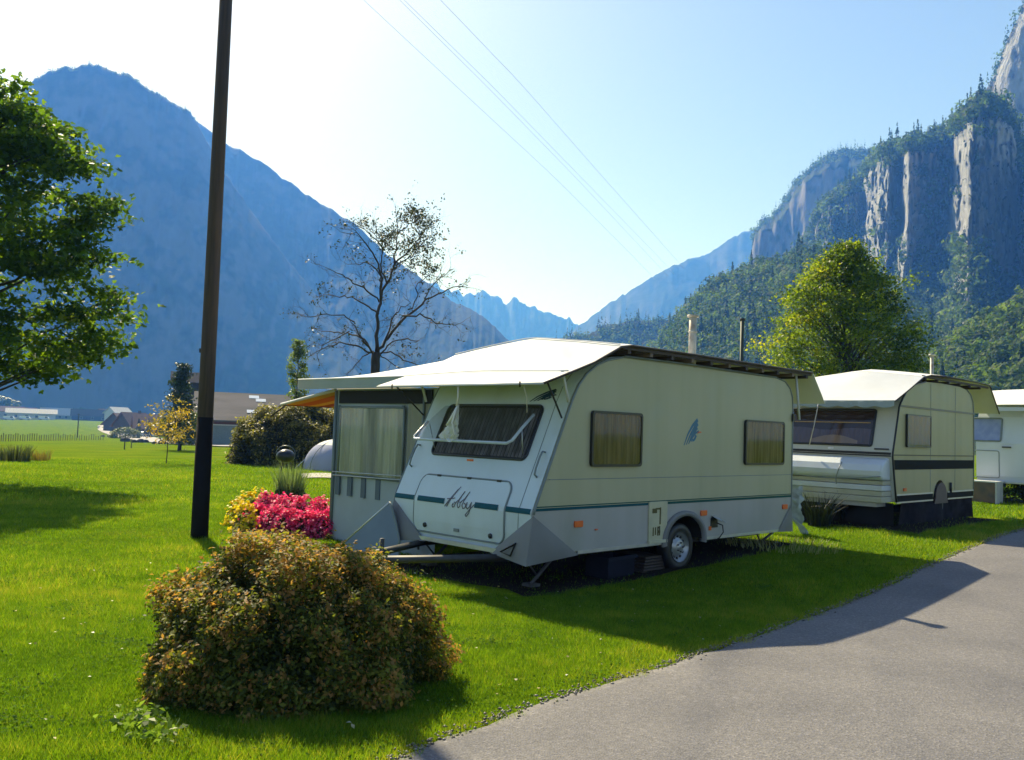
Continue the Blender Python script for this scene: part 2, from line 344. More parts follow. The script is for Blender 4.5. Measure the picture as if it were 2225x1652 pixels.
# ---- distant ridges: every outline has its own distance, depth and back slope
def ridge(name, prof, R, base=.78, back=1.3, nu=260, nv=60, amp=.05, nscale=9., jag=.004, mat_=None, power=.85, depthfn=None, seed=0, gully=1.0):
    px = np.array([p[0] for p in prof], float); py = np.array([p[1] for p in prof], float)
    xs = np.linspace(px[0], px[-1], nu+1); ys = np.interp(xs, px, py)
    V = np.zeros((nu+1, nv+1, 3))
    for i in range(nu+1):
        d = ray(xs[i], ys[i]); hd = math.hypot(d[0], d[1]); ux, uy = d[0]/hd, d[1]/hd; te = d[2]/hd
        Rr = R(i/nu) if callable(R) else R
        te += jag*(mnoise.fractal(Vector((xs[i]*.045, seed, 1)), 1, 2, 4))
        zr = EYE+Rr*te
        for j in range(nv+1):
            t = j/nv
            if t <= .8:
                q = t/.8; r = Rr*(base+(1-base)*q); z = -4+(zr+4)*q**power
                if depthfn: r, z = depthfn(i/nu, q, Rr, zr, r, z)
                fade = math.sin(math.pi*min(1, q*1.0))**.6 if q < 1 else 0
            else:
                q = (t-.8)/.2; r = Rr*(1+(back-1)*q); z = zr-(zr*.75)*q**1.3; fade = min(1, q*2)
            arc = math.atan2(ux, uy)*R0_(Rr)
            n1 = mnoise.fractal(Vector((arc/Rr*nscale, z/Rr*nscale*.35*gully, seed)), .9, 2.1, 6)
            n2 = mnoise.fractal(Vector((arc/Rr*nscale*5, z/Rr*nscale*1.5, seed+9)), .9, 2.1, 3)
            r += fade*Rr*amp*(n1+.3*n2)
            V[i, j] = (ux*r, uy*r, z)
    q = lambda i, j: i*(nv+1)+j
    ii, jj = np.meshgrid(np.arange(nu), np.arange(nv), indexing='ij'); ii = ii.ravel(); jj = jj.ravel()
    F = np.stack([ii*(nv+1)+jj, (ii+1)*(nv+1)+jj, (ii+1)*(nv+1)+jj+1, ii*(nv+1)+jj+1], 1)
    o = fast_mesh(name, V.reshape(-1, 3), F, 4, mat_, smooth=False); tag(o, kind='structure')
    return o, V
def R0_(R): return R
def mountainmat(name, rock, rockd, veg, lo=.45, hi=.7, sc=.006, vsc=.012, streak=1., bstr=.8):
    m = bpy.data.materials.new(name); m.use_nodes = True; nt = m.node_tree; b = nt.nodes['Principled BSDF']; tc = nt.nodes.new('ShaderNodeTexCoord'); geo = nt.nodes.new('ShaderNodeNewGeometry')
    def noise(s, det, st=(1, 1, 1)):
        mp = nt.nodes.new('ShaderNodeMapping'); mp.inputs['Scale'].default_value = st; nt.links.new(tc.outputs['Object'], mp.inputs[0])
        n = nt.nodes.new('ShaderNodeTexNoise'); n.inputs['Scale'].default_value = s; n.inputs['Detail'].default_value = det; n.inputs['Roughness'].default_value = .62; nt.links.new(mp.outputs[0], n.inputs['Vector']); return n.outputs[0]
    rc = _ramp(nt, [(.34, rockd), (.47, tuple(a*.75+c*.25 for a, c in zip(rock, rockd))), (.66, rock)], noise(sc*3, 10, (1, 1, .28*streak)))
    vc = _ramp(nt, [(.35, tuple(x*.45 for x in veg)), (.65, veg)], noise(vsc*6, 6))
    sep = nt.nodes.new('ShaderNodeSeparateXYZ'); nt.links.new(geo.outputs['Normal'], sep.inputs[0])
    ad = nt.nodes.new('ShaderNodeMath'); ad.operation = 'ADD'; nt.links.new(sep.outputs[2], ad.inputs[0])
    sb = nt.nodes.new('ShaderNodeMath'); sb.operation = 'MULTIPLY_ADD'; sb.inputs[1].default_value = 1.1; sb.inputs[2].default_value = -.55; nt.links.new(noise(vsc, 8, (1, 1, .5)), sb.inputs[0]); nt.links.new(sb.outputs[0], ad.inputs[1])
    mr = nt.nodes.new('ShaderNodeMapRange'); mr.inputs[1].default_value = lo; mr.inputs[2].default_value = hi; nt.links.new(ad.outputs[0], mr.inputs[0])
    mx = nt.nodes.new('ShaderNodeMix'); mx.data_type = 'RGBA'; nt.links.new(mr.outputs[0], mx.inputs[0]); nt.links.new(rc, mx.inputs[6]); nt.links.new(vc, mx.inputs[7]); nt.links.new(mx.outputs[2], b.inputs['Base Color'])
    b.inputs['Roughness'].default_value = .95; b.inputs['Specular IOR Level'].default_value = .1
    bp = nt.nodes.new('ShaderNodeBump'); bp.inputs['Strength'].default_value = bstr; bp.inputs['Distance'].default_value = 6; nt.links.new(noise(sc*8, 10, (1, 1, .4)), bp.inputs['Height']); nt.links.new(bp.outputs[0], b.inputs['Normal'])
    return m
MM_far = mountainmat('mountain_rock_far', (.12, .115, .11), (.06, .06, .055), (.04, .055, .03), bstr=.3)
MM_mid = mountainmat('mountain_rock_mid', (.115, .11, .10), (.06, .062, .055), (.03, .045, .02), bstr=.15, streak=2.6)
MM_forest = mountainmat('forest_floor', (.12, .11, .09), (.03, .04, .02), (.03, .05, .015), lo=-.6, hi=-.3)
L1 = [(-900, 60), (-500, 150), (-300, 120), (-120, 235), (-40, 228), (0, 217), (39, 213), (52, 196), (66, 182), (105, 156), (144, 145), (160, 150), (175, 140), (195, 142), (214, 138), (228, 150), (241, 154), (262, 160), (280, 162), (306, 182), (325, 196), (341, 202), (372, 221), (411, 243), (425, 261), (440, 291), (459, 325), (490, 380), (540, 450), (620, 560), (720, 680), (820, 800), (880, 910)]
ML1, VL1 = ridge('mountain', L1, 1450, base=.74, nu=420, nv=120, amp=.022, mat_=MM_mid, seed=1, nscale=10, gully=2.2, jag=.003)
L2 = [(380, 235), (429, 262), (467, 295), (504, 321), (523, 325), (546, 342), (569, 352), (599, 374), (614, 390), (633, 395), (660, 420), (697, 442), (735, 465), (769, 484), (792, 507), (822, 533), (848, 560), (875, 575), (905, 597), (943, 624), (981, 654), (1019, 669), (1049, 688), (1075, 711), (1113, 747), (1150, 790), (1200, 850), (1240, 920)]
ML2, VL2 = ridge('mountain', L2, lambda u: 1900-500*u, base=.74, nu=380, nv=110, amp=.022, mat_=MM_mid, seed=4, nscale=10, gully=2.2, jag=.002)
Efar = [(900, 600), (966, 631), (996, 631), (1007, 643), (1014, 636), (1030, 637), (1049, 632), (1055, 641), (1060, 643), (1075, 644), (1087, 646), (1095, 655), (1125, 649), (1136, 660), (1160, 667), (1180, 678), (1200, 682), (1230, 694), (1258, 706), (1300, 730), (1360, 780), (1420, 860)]
ridge('mountain', Efar, 3500, base=.85, nu=220, nv=50, amp=.015, jag=.006, mat_=MM_far, seed=8, nscale=24, gully=3)
Nfar = [(1180, 790), (1232, 733), (1263, 705), (1303, 674), (1340, 650), (1365, 634), (1410, 607), (1455, 580), (1485, 568), (1517, 558), (1544, 551), (1571, 527), (1620, 504), (1651, 491), (1720, 440), (1850, 380), (2100, 300), (2400, 250)]
ridge('mountain', Nfar, 2900, base=.82, nu=240, nv=70, amp=.014, mat_=MM_far, seed=12, nscale=14, gully=3)
Psm = [(1930, 350), (1983, 311), (2017, 287), (2046, 267), (2056, 271), (2070, 277), (2120, 300), (2250, 380)]
ridge('mountain', Psm, 2100, base=.8, nu=90, nv=40, amp=.02, mat_=MM_far, seed=15)
Mmid = [(1590, 760), (1615, 640), (1632, 560), (1640, 500), (1660, 480), (1696, 450), (1712, 425), (1725, 399), (1745, 378), (1769, 360), (1793, 340), (1815, 330), (1837, 323), (1860, 326), (1890, 323), (1910, 331), (1929, 336), (1980, 345), (2100, 350), (2400, 380)]
def steep(u, q, Rr, zr, r, z):
    # talus, then a rock face, then a wooded rim
    zz = np.interp(q, [0, .35, .8, 1], [0, .3, .9, 1]); rr = np.interp(q, [0, .35, .8, 1], [.72, .9, .95, 1])
    return Rr*rr, -4+(zr+4)*zz
MMid, VMid = ridge('mountain', Mmid, 1350, nu=300, nv=110, amp=.02, mat_=mountainmat('mountain_cliff_mid', (.23, .21, .2), (.06, .065, .06), (.04, .065, .02), lo=.25, hi=.5), seed=21, nscale=26, depthfn=steep, gully=.4)
Gdark = [(1150, 790), (1205, 748), (1240, 733), (1260, 730), (1281, 725), (1300, 715), (1312, 709), (1340, 702), (1365, 699), (1400, 697), (1432, 696), (1460, 697), (1477, 700), (1540, 690), (1650, 690)]
GR, VG = ridge('forest_hill', Gdark, 950, base=.8, nu=120, nv=30, amp=.008, mat_=MM_forest, seed=30)

# ---- the great cliff on the right
rockA = mountainmat('cliff_rock', (.47, .465, .45), (.11, .11, .115), (.04, .065, .02), lo=.44, hi=.64, sc=.025, vsc=.03, streak=1.8, bstr=1.)
Awall = [(1900, 420), (1960, 345), (2020, 305), (2060, 282), (2085, 256), (2105, 240), (2120, 225), (2143, 192), (2160, 165), (2172, 130), (2180, 112), (2200, 62), (2225, 10), (2240, -35), (2290, -110), (2400, -200), (2700, -330), (3100, -380)]
def wallf(u, q, Rr, zr, r, z):
    zz = np.interp(q, [0, .15, .9, 1], [0, .2, .93, 1]); rr = np.interp(q, [0, .15, .9, 1], [.8, .93, .985, 1]); return Rr*rr, -4+(zr+4)*zz
AW, VA = ridge('cliff', Awall, lambda u: 900-180*u, nu=260, nv=200, amp=.014, jag=.004, mat_=rockA, seed=41, nscale=40, depthfn=wallf, gully=.25)
# buttresses: for each photo column the rim and foot of the rock, distance stepping in and out
Brim = [(1720, 575), (1765, 520), (1776, 470), (1795, 445), (1817, 433), (1845, 412), (1866, 404), (1878, 386), (1905, 352), (1925, 342), (1944, 337), (1965, 322), (1988, 311), (2012, 305), (2036, 300), (2060, 300), (2075, 282), (2100, 255), (2124, 240), (2150, 238), (2182, 248), (2206, 285), (2216, 330), (2240, 380), (2300, 330), (2420, 300), (2700, 240), (3000, 200)]
Bfoot = [(1720, 640), (1776, 560), (1880, 610), (1948, 610), (1990, 600), (2065, 540), (2114, 540), (2150, 590), (2215, 640), (2300, 640), (3000, 600)]
#            px : distance (m).  going right: quick step towards the viewer = face that looks left (sunlit), then slow retreat = face in shade
Bdist = [(1720, 905), (1776, 880), (1800, 845), (1870, 850), (1880, 850), (1884, 820), (1905, 770), (1928, 715), (1933, 735), (1948, 770), (1951, 770), (1958, 700), (1971, 660), (2000, 705), (2060, 735), (2068, 738), (2080, 650), (2114, 560), (2130, 570), (2180, 605), (2212, 640), (2219, 665), (2260, 560), (2350, 480), (2600, 420), (3000, 380)]
BDX, BDY = zip(*Bdist)
def buttress():
    nu, nv = 520, 170; xs = np.linspace(1722, 2950, nu+1)
    xs = 1722+(2950-1722)*(np.linspace(0, 1, nu+1)**1.55)
    rim = np.interp(xs, *zip(*Brim)); ft = np.interp(xs, *zip(*Bfoot)); ds = np.interp(xs, *zip(*Bdist))
    V = np.zeros((nu+1, nv+1, 3)); 
    for i in range(nu+1):
        x = xs[i]; d = ray(x, rim[i]+6*mnoise.noise(Vector((x*.09, 0, 3)))); hd = math.hypot(d[0], d[1]); ux, uy = d[0]/hd, d[1]/hd
        Rf = ds[i]; zr = EYE+(Rf*1.05)*d[2]/hd
        d2 = ray(x, ft[i]); zf = EYE+Rf*.985*d2[2]/math.hypot(d2[0], d2[1])
        for j in range(nv+1):
            t = j/nv
            zt_ = zf if t < .3 else zf+(zr*.93-zf)*min(1, (t-.3)/.48)
            xw = x+16*mnoise.fractal(Vector((x*.012, zt_*.011, 33)), .9, 2.1, 3)*min(1, (x-1722)/60)+5*mnoise.noise(Vector((x*.05, zt_*.06, 5)))
            Rf = float(np.interp(xw, BDX, BDY))
            if t < .3:                                   # wooded talus rising from the valley
                q = t/.3; r = 330+(Rf*.985-330)*q**.8 if Rf > 340 else Rf*q; r = min(r, Rf*.985); z = -3+(zf+3)*q**1.35; f = math.sin(q*math.pi/2)*.6; wob = .012
            elif t < .78:                                 # rock face
                q = (t-.3)/.48; r = Rf*(.985+.022*q); z = zf+(zr*.93-zf)*q; f = 1; wob = .010
            elif t < .9:                                  # wooded dome on top
                q = (t-.78)/.12; r = Rf*(1.007+.043*q); z = zr*.93+(zr*.07)*math.sin(q*math.pi/2); f = .5*(1-q); wob = .012
            else:
                q = (t-.9)/.1; r = Rf*(1.05+.35*q); z = zr-zr*.5*q**1.5; f = q; wob = .02
            a = x*.02
            n1 = .9*mnoise.fractal(Vector((x*.035+z*.004, z*.007, 50)), .8, 2.1, 5)+.9*mnoise.fractal(Vector((x*.11+z*.01, z*.045, 7)), .8, 2.1, 4)+1.25*mnoise.fractal(Vector((x*.3, z*.14, 17)), .8, 2.1, 3)
            r += Rf*wob*n1*f*1.3; z += f*6*mnoise.noise(Vector((x*.05, z*.03, 90)))
            V[i, j] = (ux*r, uy*r, z)
    ii, jj = np.meshgrid(np.arange(nu), np.arange(nv), indexing='ij'); ii = ii.ravel(); jj = jj.ravel()
    F = np.stack([ii*(nv+1)+jj, (ii+1)*(nv+1)+jj, (ii+1)*(nv+1)+jj+1, ii*(nv+1)+jj+1], 1)
    o = fast_mesh('cliff', V.reshape(-1, 3), F, 4, rockA, smooth=False); tag(o, kind='structure'); return V
VB = buttress()
# wooded hill in front of the cliff foot and nearer wooded slope on the far right
Hhill = [(1380, 800), (1432, 756), (1450, 738), (1464, 723), (1480, 695), (1499, 669), (1522, 649), (1545, 632), (1566, 620), (1590, 610), (1611, 602), (1655, 582), (1690, 572), (1722, 564), (1767, 556), (1830, 590), (1900, 640), (1980, 690), (2060, 745), (2150, 790), (2300, 800)]
HH, VH = ridge('forest_hill', Hhill, lambda u: 620-190*u, base=.55, nu=160, nv=50, amp=.02, mat_=MM_forest, seed=61, nscale=14, power=1.0)
Dhill = [(1960, 850), (2000, 815), (2030, 790), (2060, 765), (2100, 735), (2150, 705), (2190, 685), (2225, 668), (2300, 640), (2500, 600), (3000, 560)]
DH, VD = ridge('forest_hill', Dhill, 300, base=.6, nu=110, nv=40, amp=.02, mat_=MM_forest, seed=71, nscale=10, power=1.0)

# ---- forests: many crowns joined (nobody could count them)
def crown_cards(kind, n, seed, csz=1.):
    r = np.random.default_rng(seed)
    if kind == 'broad':
        lob = r.normal(0, .24, (4, 3)); lob[:, 2] = np.abs(lob[:, 2])+.35; k = r.integers(0, 4, n); d = r.normal(0, 1, (n, 3)); d /= np.linalg.norm(d, axis=1)[:, None]
        return lob[k]+d*(.42+.06*r.random(n))[:, None], r.uniform(.07, .13, n)*csz, d*2
    if kind == 'broad':
        # lumpy crown made of a few lobes
        lob = r.normal(0, .33, (7, 3)); lob[:, 2] = np.abs(lob[:, 2])*1.1+.35; k = r.integers(0, 7, n)
        d = r.normal(0, 1, (n, 3)); d /= np.linalg.norm(d, axis=1)[:, None]
        P = lob[k]+d*(.30+.12*r.random(n))[:, None]; sz = r.uniform(.05, .12, n)*csz
    else:
        h = r.random(n)**.75; rr = (1-h)*.30*(.55+.45*r.random(n))+.01; a = r.uniform(0, 2*math.pi, n)
        P = np.stack([rr*np.cos(a), rr*np.sin(a), h*1.7+.05], 1); sz = (.16*(1.1-h)+.03)*csz; d = np.stack([np.cos(a), np.sin(a), np.full(n, .6)], 1)
    return P, sz, d
def make_forest(name, label, spots, sizes, mix, mat_, cards, csz=1.):
    Vs = []; Ts = []; base = {('broad', k): crown_cards('broad', cards, k, csz) for k in range(4)}; base.update({('fir', k): crown_cards('fir', cards, 10+k) for k in range(4)})
    r = np.random.default_rng(5); q = np.array([(-1, -.6, 0), (1, -.6, 0), (.2, 1.1, 0)])
    for (x, y, z), s in zip(spots, sizes):
        kind = 'fir' if r.random() < mix else 'broad'
        P, sz, d = base[(kind, int(r.integers(0, 4)))]; a = r.uniform(0, 2*math.pi); ca, sa = math.cos(a), math.sin(a)
        Rm = np.array([[ca, -sa, 0], [sa, ca, 0], [0, 0, 1]]); sc = s*np.array([1, 1, r.uniform(.9, 1.4)]); n = len(P)
        nn = (d+r.normal(0, .35, (n, 3)))@Rm.T; nn /= np.linalg.norm(nn, axis=1)[:, None]
        up = np.tile([0, 0, 1.], (n, 1))+r.normal(0, .2, (n, 3)); u = np.cross(up, nn); u /= np.linalg.norm(u, axis=1)[:, None]+1e-9; v = np.cross(nn, u)
        c = (P@Rm.T)*sc+np.array([x, y, z]); ss = (sz*s)[:, None]
        tri = c[:, None]+ss[:, None]*(q[None, :, 0, None]*u[:, None]+q[None, :, 1, None]*v[:, None]); Vs.append(tri.reshape(-1, 3))
        Ts.append(np.clip(r.normal(.35 if kind == 'broad' else .1, .12)+r.normal(0, .1, n), 0, 1))
    V = np.concatenate(Vs); o = fast_mesh(name, V, np.arange(len(V)), 3, mat_, tint=np.concatenate(Ts)); tag(o, label, kind='stuff'); return o
FOREST = leafmat('forest_leaves', [(0, (.022, .04, .012)), (.25, (.05, .085, .018)), (.6, (.12, .17, .03)), (1, (.2, .24, .04))], trans=.4, tcol=1.6, gloss=.15, rough=.7)
def sample_surface(V, n, j0, j1, seed, i0=0, i1=None, maxsteep=None):
    r = np.random.default_rng(seed); nu, nv = V.shape[0]-1, V.shape[1]-1; i1 = i1 or nu; out = []
    i = r.uniform(i0, i1-.001, n); j = r.uniform(j0*nv, j1*nv-.001, n); fi = i.astype(int); fj = j.astype(int); a = (i-fi)[:, None]; b = (j-fj)[:, None]
    P = V[fi, fj]*(1-a)*(1-b)+V[fi+1, fj]*a*(1-b)+V[fi, fj+1]*(1-a)*b+V[fi+1, fj+1]*a*b
    if maxsteep is not None:
        e1_ = V[fi+1, fj]-V[fi, fj]; e2_ = V[fi, fj+1]-V[fi, fj]; nn = np.cross(e1_, e2_); nz = np.abs(nn[:, 2])/(np.linalg.norm(nn, axis=1)+1e-9); P = P[nz > maxsteep]
    return P
P = sample_surface(VH, 3400, .25, .84, 1); make_forest('forest', 'mixed wood on the low hill left of the big round tree', P-np.array([0, 0, 1.5]), rng.uniform(5, 9, len(P)), .07, FOREST, 110)
P = sample_surface(VD, 1500, .2, .84, 2); make_forest('forest', 'sunlit broadleaf wood on the near slope at the right edge', P-np.array([0, 0, 1.5]), rng.uniform(3.5, 6.5, len(P)), .02, FOREST, 200)
P = np.concatenate([sample_surface(VB, 3600, .08, .31, 3), sample_surface(VB, 1700, .79, .91, 4), sample_surface(VB, 1300, .3, .76, 6, maxsteep=.56)]); make_forest('forest', 'dark wood clinging to the foot, ledges and tops of the cliff', P-np.array([0, 0, 2]), rng.uniform(5, 10, len(P)), .12, FOREST, 64, 1.35)
P = np.concatenate([sample_surface(VG, 700, .5, .82, 7), sample_surface(VMid, 1000, .7, .81, 8), sample_surface(VA, 420, .785, .81, 9)]); make_forest('forest', 'distant dark conifers along the ridges of the valley side', P-np.array([0, 0, 3]), rng.uniform(5, 9, len(P)), .5, FOREST, 24, 1.7)
P = np.concatenate([sample_surface(VL1, 1100, .785, .803, 10, i1=312)]); make_forest('forest', 'distant conifers on the crest of the left mountain', P-np.array([0, 0, 3]), rng.uniform(3, 6.5, len(P)), .5, FOREST, 14, 1.8)
# ================================================================== CARAVANS
mWhite = mat('white_painted_aluminium', (.45, .435, .29), .40, streak=.08, var=(.405, .40, .255), scale=.8, bump=.12, bscale=60, dirt=((.42, .44, .34), 1.1, .56, .8), bdist=.004)
mWhiteLow = mat('grey_white_side_panel', (.41, .40, .39), .45, streak=.09, var=(.36, .355, .34), scale=.9, bump=.12, bscale=60, dirt=((.34, .35, .3), 1.3, .55, .8), bdist=.004)
mFront = mat('white_front_panel', (.64, .72, .76), .42, streak=.05, var=(.58, .66, .70), scale=.7, dirt=((.48, .52, .52), 1.4, .56, .85))
mCream = mat('cream_caravan_wall', (.42, .385, .21), .42, streak=.10, var=(.37, .34, .18), scale=.8, bump=.1, bscale=50, dirt=((.4, .42, .27), 1.0, .52, .8), bdist=.004)
mGrey = mat('grey_plastic', (.19, .19, .19), .6, var=(.2, .2, .2), bump=.1)
mDark = mat('black_rubber', (.022, .022, .024), .45); mSeal = mat('dark_window_frame', (.018, .02, .024), .3)
mTeal = mat('teal_stripe', (.004, .085, .115), .6, spec=.2); mTealG = mat('green_teal_stripe', (.012, .09, .08), .6, spec=.2)
mTrim = mat('grey_trim', (.2, .24, .25), .4); mAlu = mat('aluminium', (.6, .62, .64), .35, metal=.7)
mOrange = mat('orange_reflector', (.85, .17, .02), .3, var=(.7, .12, .02)); mBlueLogo = mat('blue_emblem', (.02, .16, .3), .4)
mSteel = mat('galvanised_steel', (.10, .10, .105), .6, metal=.3, var=(.06, .06, .06)); mBlackSteel = mat('dark_chassis', (.025, .022, .021), .7)
mRim = mat('silver_wheel_rim', (.42, .43, .45), .35, metal=.5); mGlassD = glassmat('smoked_acrylic', (.82, .76, .66), clear=.64); mGlassC = glassmat('clear_acrylic', (.8, .82, .85), clear=.6)
mTarp = clothmat('white_tarpaulin', (.80, .79, .74), trans=.035); mTarp2 = clothmat('grey_white_tarpaulin', (.62, .64, .66), trans=.04)
mAnnex = clothmat('grey_annex_cloth', (.46, .52, .54), trans=.12); mAnnexD = clothmat('dark_annex_stripe', (.13, .17, .2), trans=.05)
mCurt = clothmat('cream_curtain', (.90, .82, .66), trans=.35, fold_shade=14, var=(.50, .46, .38)); mCurtD = clothmat('brown_net_curtain', (.33, .28, .19), trans=.2, fold_shade=24); mBlack = mat('black_fabric', (.012, .010, .014), .8)
mWood = mat('weathered_wood', (.20, .14, .09), .7, var=(.13, .09, .06), scale=3, stretch=(1, 1, 14), bump=.3); mBatten = mat('dark_batten', (.06, .042, .034), .7)
mFlue = mat('old_white_pipe', (.55, .52, .47), .55, var=(.4, .37, .33), scale=8, dirt=((.25, .17, .11), 7, .5, .7))

def curtain(name, P0, U, Vv, w, h, m, parent, amp=.012, folds=14, seed=0):
    P0, U, Vv = Vector(P0), Vector(U).normalized(), Vector(Vv).normalized(); N = U.cross(Vv)
    def f(u, v):
        return P0+U*(u*w)+Vv*(v*h)+N*(amp*math.sin(u*folds*2*math.pi+1.4*math.sin(u*9+seed))*(.5+.5*(1-v))+.3*amp*math.sin(u*folds*5.1))
    return MB().grid(f, folds*10, 3).build(name, m, parent)
def rrect(w, h, r, n=5):
    pts = []
    for cx, cy, a0 in ((w-r, h-r, 0), (r, h-r, 90), (r, r, 180), (w-r, r, 270)):
        for k in range(n+1): a = rad(a0+90*k/n); pts.append((cx+r*math.cos(a), cy+r*math.sin(a)))
    return pts
def window(parent, P0, U, Vv, w, h, pane_m, label=None, proud=.038, r=.05, fw=.02, curt=None, curt_m=None, folds=8, framem=None, skew=0):
    """acrylic window: frame ring, curtain behind, pane in front. P0 = lower corner on the wall, N outward = U x V"""
    P0, U, Vv = Vector(P0), Vector(U).normalized(), Vector(Vv).normalized(); N = U.cross(Vv)
    def pos(a, b, d): return P0+U*(a+skew*b)+Vv*b+N*d
    out = rrect(w, h, r); inn = [(fw+a*(w-2*fw)/w, fw+b*(h-2*fw)/h) for a, b in rrect(w, h, r*.8)]
    n = len(out); vs = [pos(a, b, .0) for a, b in out]+[pos(a, b, proud) for a, b in out]+[pos(a, b, proud) for a, b in inn]+[pos(a, b, .004) for a, b in inn]
    fs = [(k*n+i, k*n+(i+1) % n, (k+1)*n+(i+1) % n, (k+1)*n+i) for k in range(3) for i in range(n)]
    fr = MB().add(vs, fs).build('window', framem or mSeal, parent)
    MB().add([pos(a, b, proud*.85) for a, b in inn], [tuple(range(n))]).build('pane', pane_m, fr)
    if curt_m is not None:
        curtain('curtain', pos(fw, fw, .013), U, Vv, w-2*fw, h-2*fw, curt_m, fr, amp=.009, folds=folds)
    return fr
def strip(mb, pts2, f, w, t):
    """raised band following pts2 in a surface: f(a,b,out) -> 3D"""
    for (a0, b0), (a1, b1) in zip(pts2[:-1], pts2[1:]):
        d = Vector((a1-a0, b1-b0)); 
        if d.length < 1e-6: continue
        nn = Vector((-d.y, d.x)).normalized()*w/2
        c = [(a0+nn.x, b0+nn.y), (a1+nn.x, b1+nn.y), (a1-nn.x, b1-nn.y), (a0-nn.x, b0-nn.y)]
        vs = [f(a, b, 0) for a, b in c]+[f(a, b, t) for a, b in c]
        mb.add(vs, [(0, 1, 2, 3), (7, 6, 5, 4), (0, 4, 5, 1), (1, 5, 6, 2), (2, 6, 7, 3), (3, 7, 4, 0)])
def wheel(parent, c, r, wd, side=-1):
    """wheel with its axle along local y; side=-1: outer face looks to -y"""
    x, y, z = c; prof = [(r*.60, 0), (r*.66, .004), (r*.74, -.008), (r*.93, 0), (r*.99, .02), (r, wd*.3), (r, wd*.7), (r*.97, wd), (r*.6, wd)]
    ty = MB().grid(lambda u, v: (lambda p: (x+p[0]*math.cos(2*math.pi*u), y-side*p[1], z+p[0]*math.sin(2*math.pi*u)))(prof[int(round(v*(len(prof)-1)))]), 40, len(prof)-1).build('tyre', mDark, parent)
    rp = [(r*.62, -.004), (r*.60, .012), (r*.52, .02), (r*.50, .045), (r*.40, .05), (r*.32, .012), (r*.22, .004), (r*.15, .010), (r*.13, .0), (0.002, 0)]
    rm = MB().grid(lambda u, v: (lambda p: (x+p[0]*math.cos(2*math.pi*u), y-side*p[1], z+p[0]*math.sin(2*math.pi*u)))(rp[int(round(v*(len(rp)-1)))]), 40, len(rp)-1).build('rim', mRim, parent)
    hb = MB()
    for k in range(12):
        a = 2*math.pi*k/12; cx, cz = x+r*.45*math.cos(a), z+r*.45*math.sin(a); hb.cyl((cx, y-side*.035, cz), (cx, y-side*.0505, cz), r*.055, 8)
    for k in range(5):
        a = 2*math.pi*k/5; cx, cz = x+r*.19*math.cos(a), z+r*.19*math.sin(a); hb.cyl((cx, y-side*.008, cz), (cx, y+side*.012, cz), r*.03, 6)
    tag(hb.build('wheel_holes', mDark, rm), kind='stuff')
    return ty

# ---------------------------------------------------------------- caravan 1 (frame: s along the side from the wheel, l away from the camera, z)
c1 = empty('caravan', (W0[0], W0[1], 0), CARAVAN_ROT)
tag(c1, 'large white touring caravan with teal stripe and opened front window, nearest of the row', 'caravan')
FL = [(.35, -2.62), (.45, -2.655), (.6, -2.668), (.82, -2.669), (1.994, -2.13), (2.16, -2.035), (2.30, -1.90), (2.42, -1.705), (2.50, -1.47), (2.533, -1.25)]   # (z, s) of the nose
def noseS(z): return float(np.interp(z, [p[0] for p in FL], [p[1] for p in FL]))
TOP = [(-1.25, 2.533), (0, 2.54), (1.2, 2.535), (2.2, 2.52), (2.45, 2.48), (2.6, 2.39), (2.665, 2.27), (2.69, 2.1), (2.69, .44), (2.665, .375)]
body = [(s, z) for z, s in FL]+TOP[1:]
arch = [(.46, .362)]+[(.015+.40*math.cos(rad(a)), .38+.30*math.sin(rad(a))) for a in range(0, 181, 12)]+[(-.43, .362)]
outline = body+arch
b1 = MB().prism(outline, 'y', 0.02, 2.30).build('body', mWhite, c1); recalc(b1)
# cladding of the near side, two sheets with a seam, and lower grey-white sheet
def side_sheet(name, z0, z1, m, off=0.0, parent=c1, notch=False):
    zs = sorted({z0, z1, *[p[0] for p in FL if z0 < p[0] < z1], *[p[1] for p in TOP if z0 < p[1] < z1], *( [1.5, 1.8] if z1 > 1.8 else [])})
    def rear(z):
        tz = [p for p in TOP[3:]]; return float(np.interp(z, [p[1] for p in tz][::-1], [p[0] for p in tz][::-1]))
    lf = [(noseS(z), z) for z in zs]; rt = [(rear(min(z, 2.52)), z) for z in zs]
    if notch: poly = [rt[0]]+[(a, max(b, z0)) for a, b in arch][0:]+[lf[0]]+lf[1:]+rt[1:][::-1]
    else: poly = [rt[0]]+[lf[0]]+lf[1:]+rt[1:][::-1]
    return recalc(MB().prism(poly, 'y', -.004-off, .0195).build(name, m, parent))
side_sheet('side_panel', 1.157, 2.515, mWhite); side_sheet('side_panel', .86, 1.150, mWhite)
side_sheet('lower_side_panel', .385, .855, mWhiteLow, notch=True)
MB().box((-2.44, -.0065, 1.149), (2.685, .01, 1.158)).build('side_seam', mTrim, c1)
# stripes
MB().box((-2.64, -.0075, .868), (2.688, .01, .880)).build('side_stripe', mTealG, c1)
MB().box((-2.655, -.0080, .832), (-.73, .01, .860)).build('side_stripe', mTeal, c1); MB().box((-.345, -.0080, .832), (2.688, .01, .860)).build('side_stripe', mTealG, c1)
MB().box((-1.97, -.012, .355), (-.43, .02, .392)).build('sill_rail', mAlu, c1); MB().box((.46, -.012, .355), (2.40, .02, .390)).build('sill_rail', mAlu, c1)
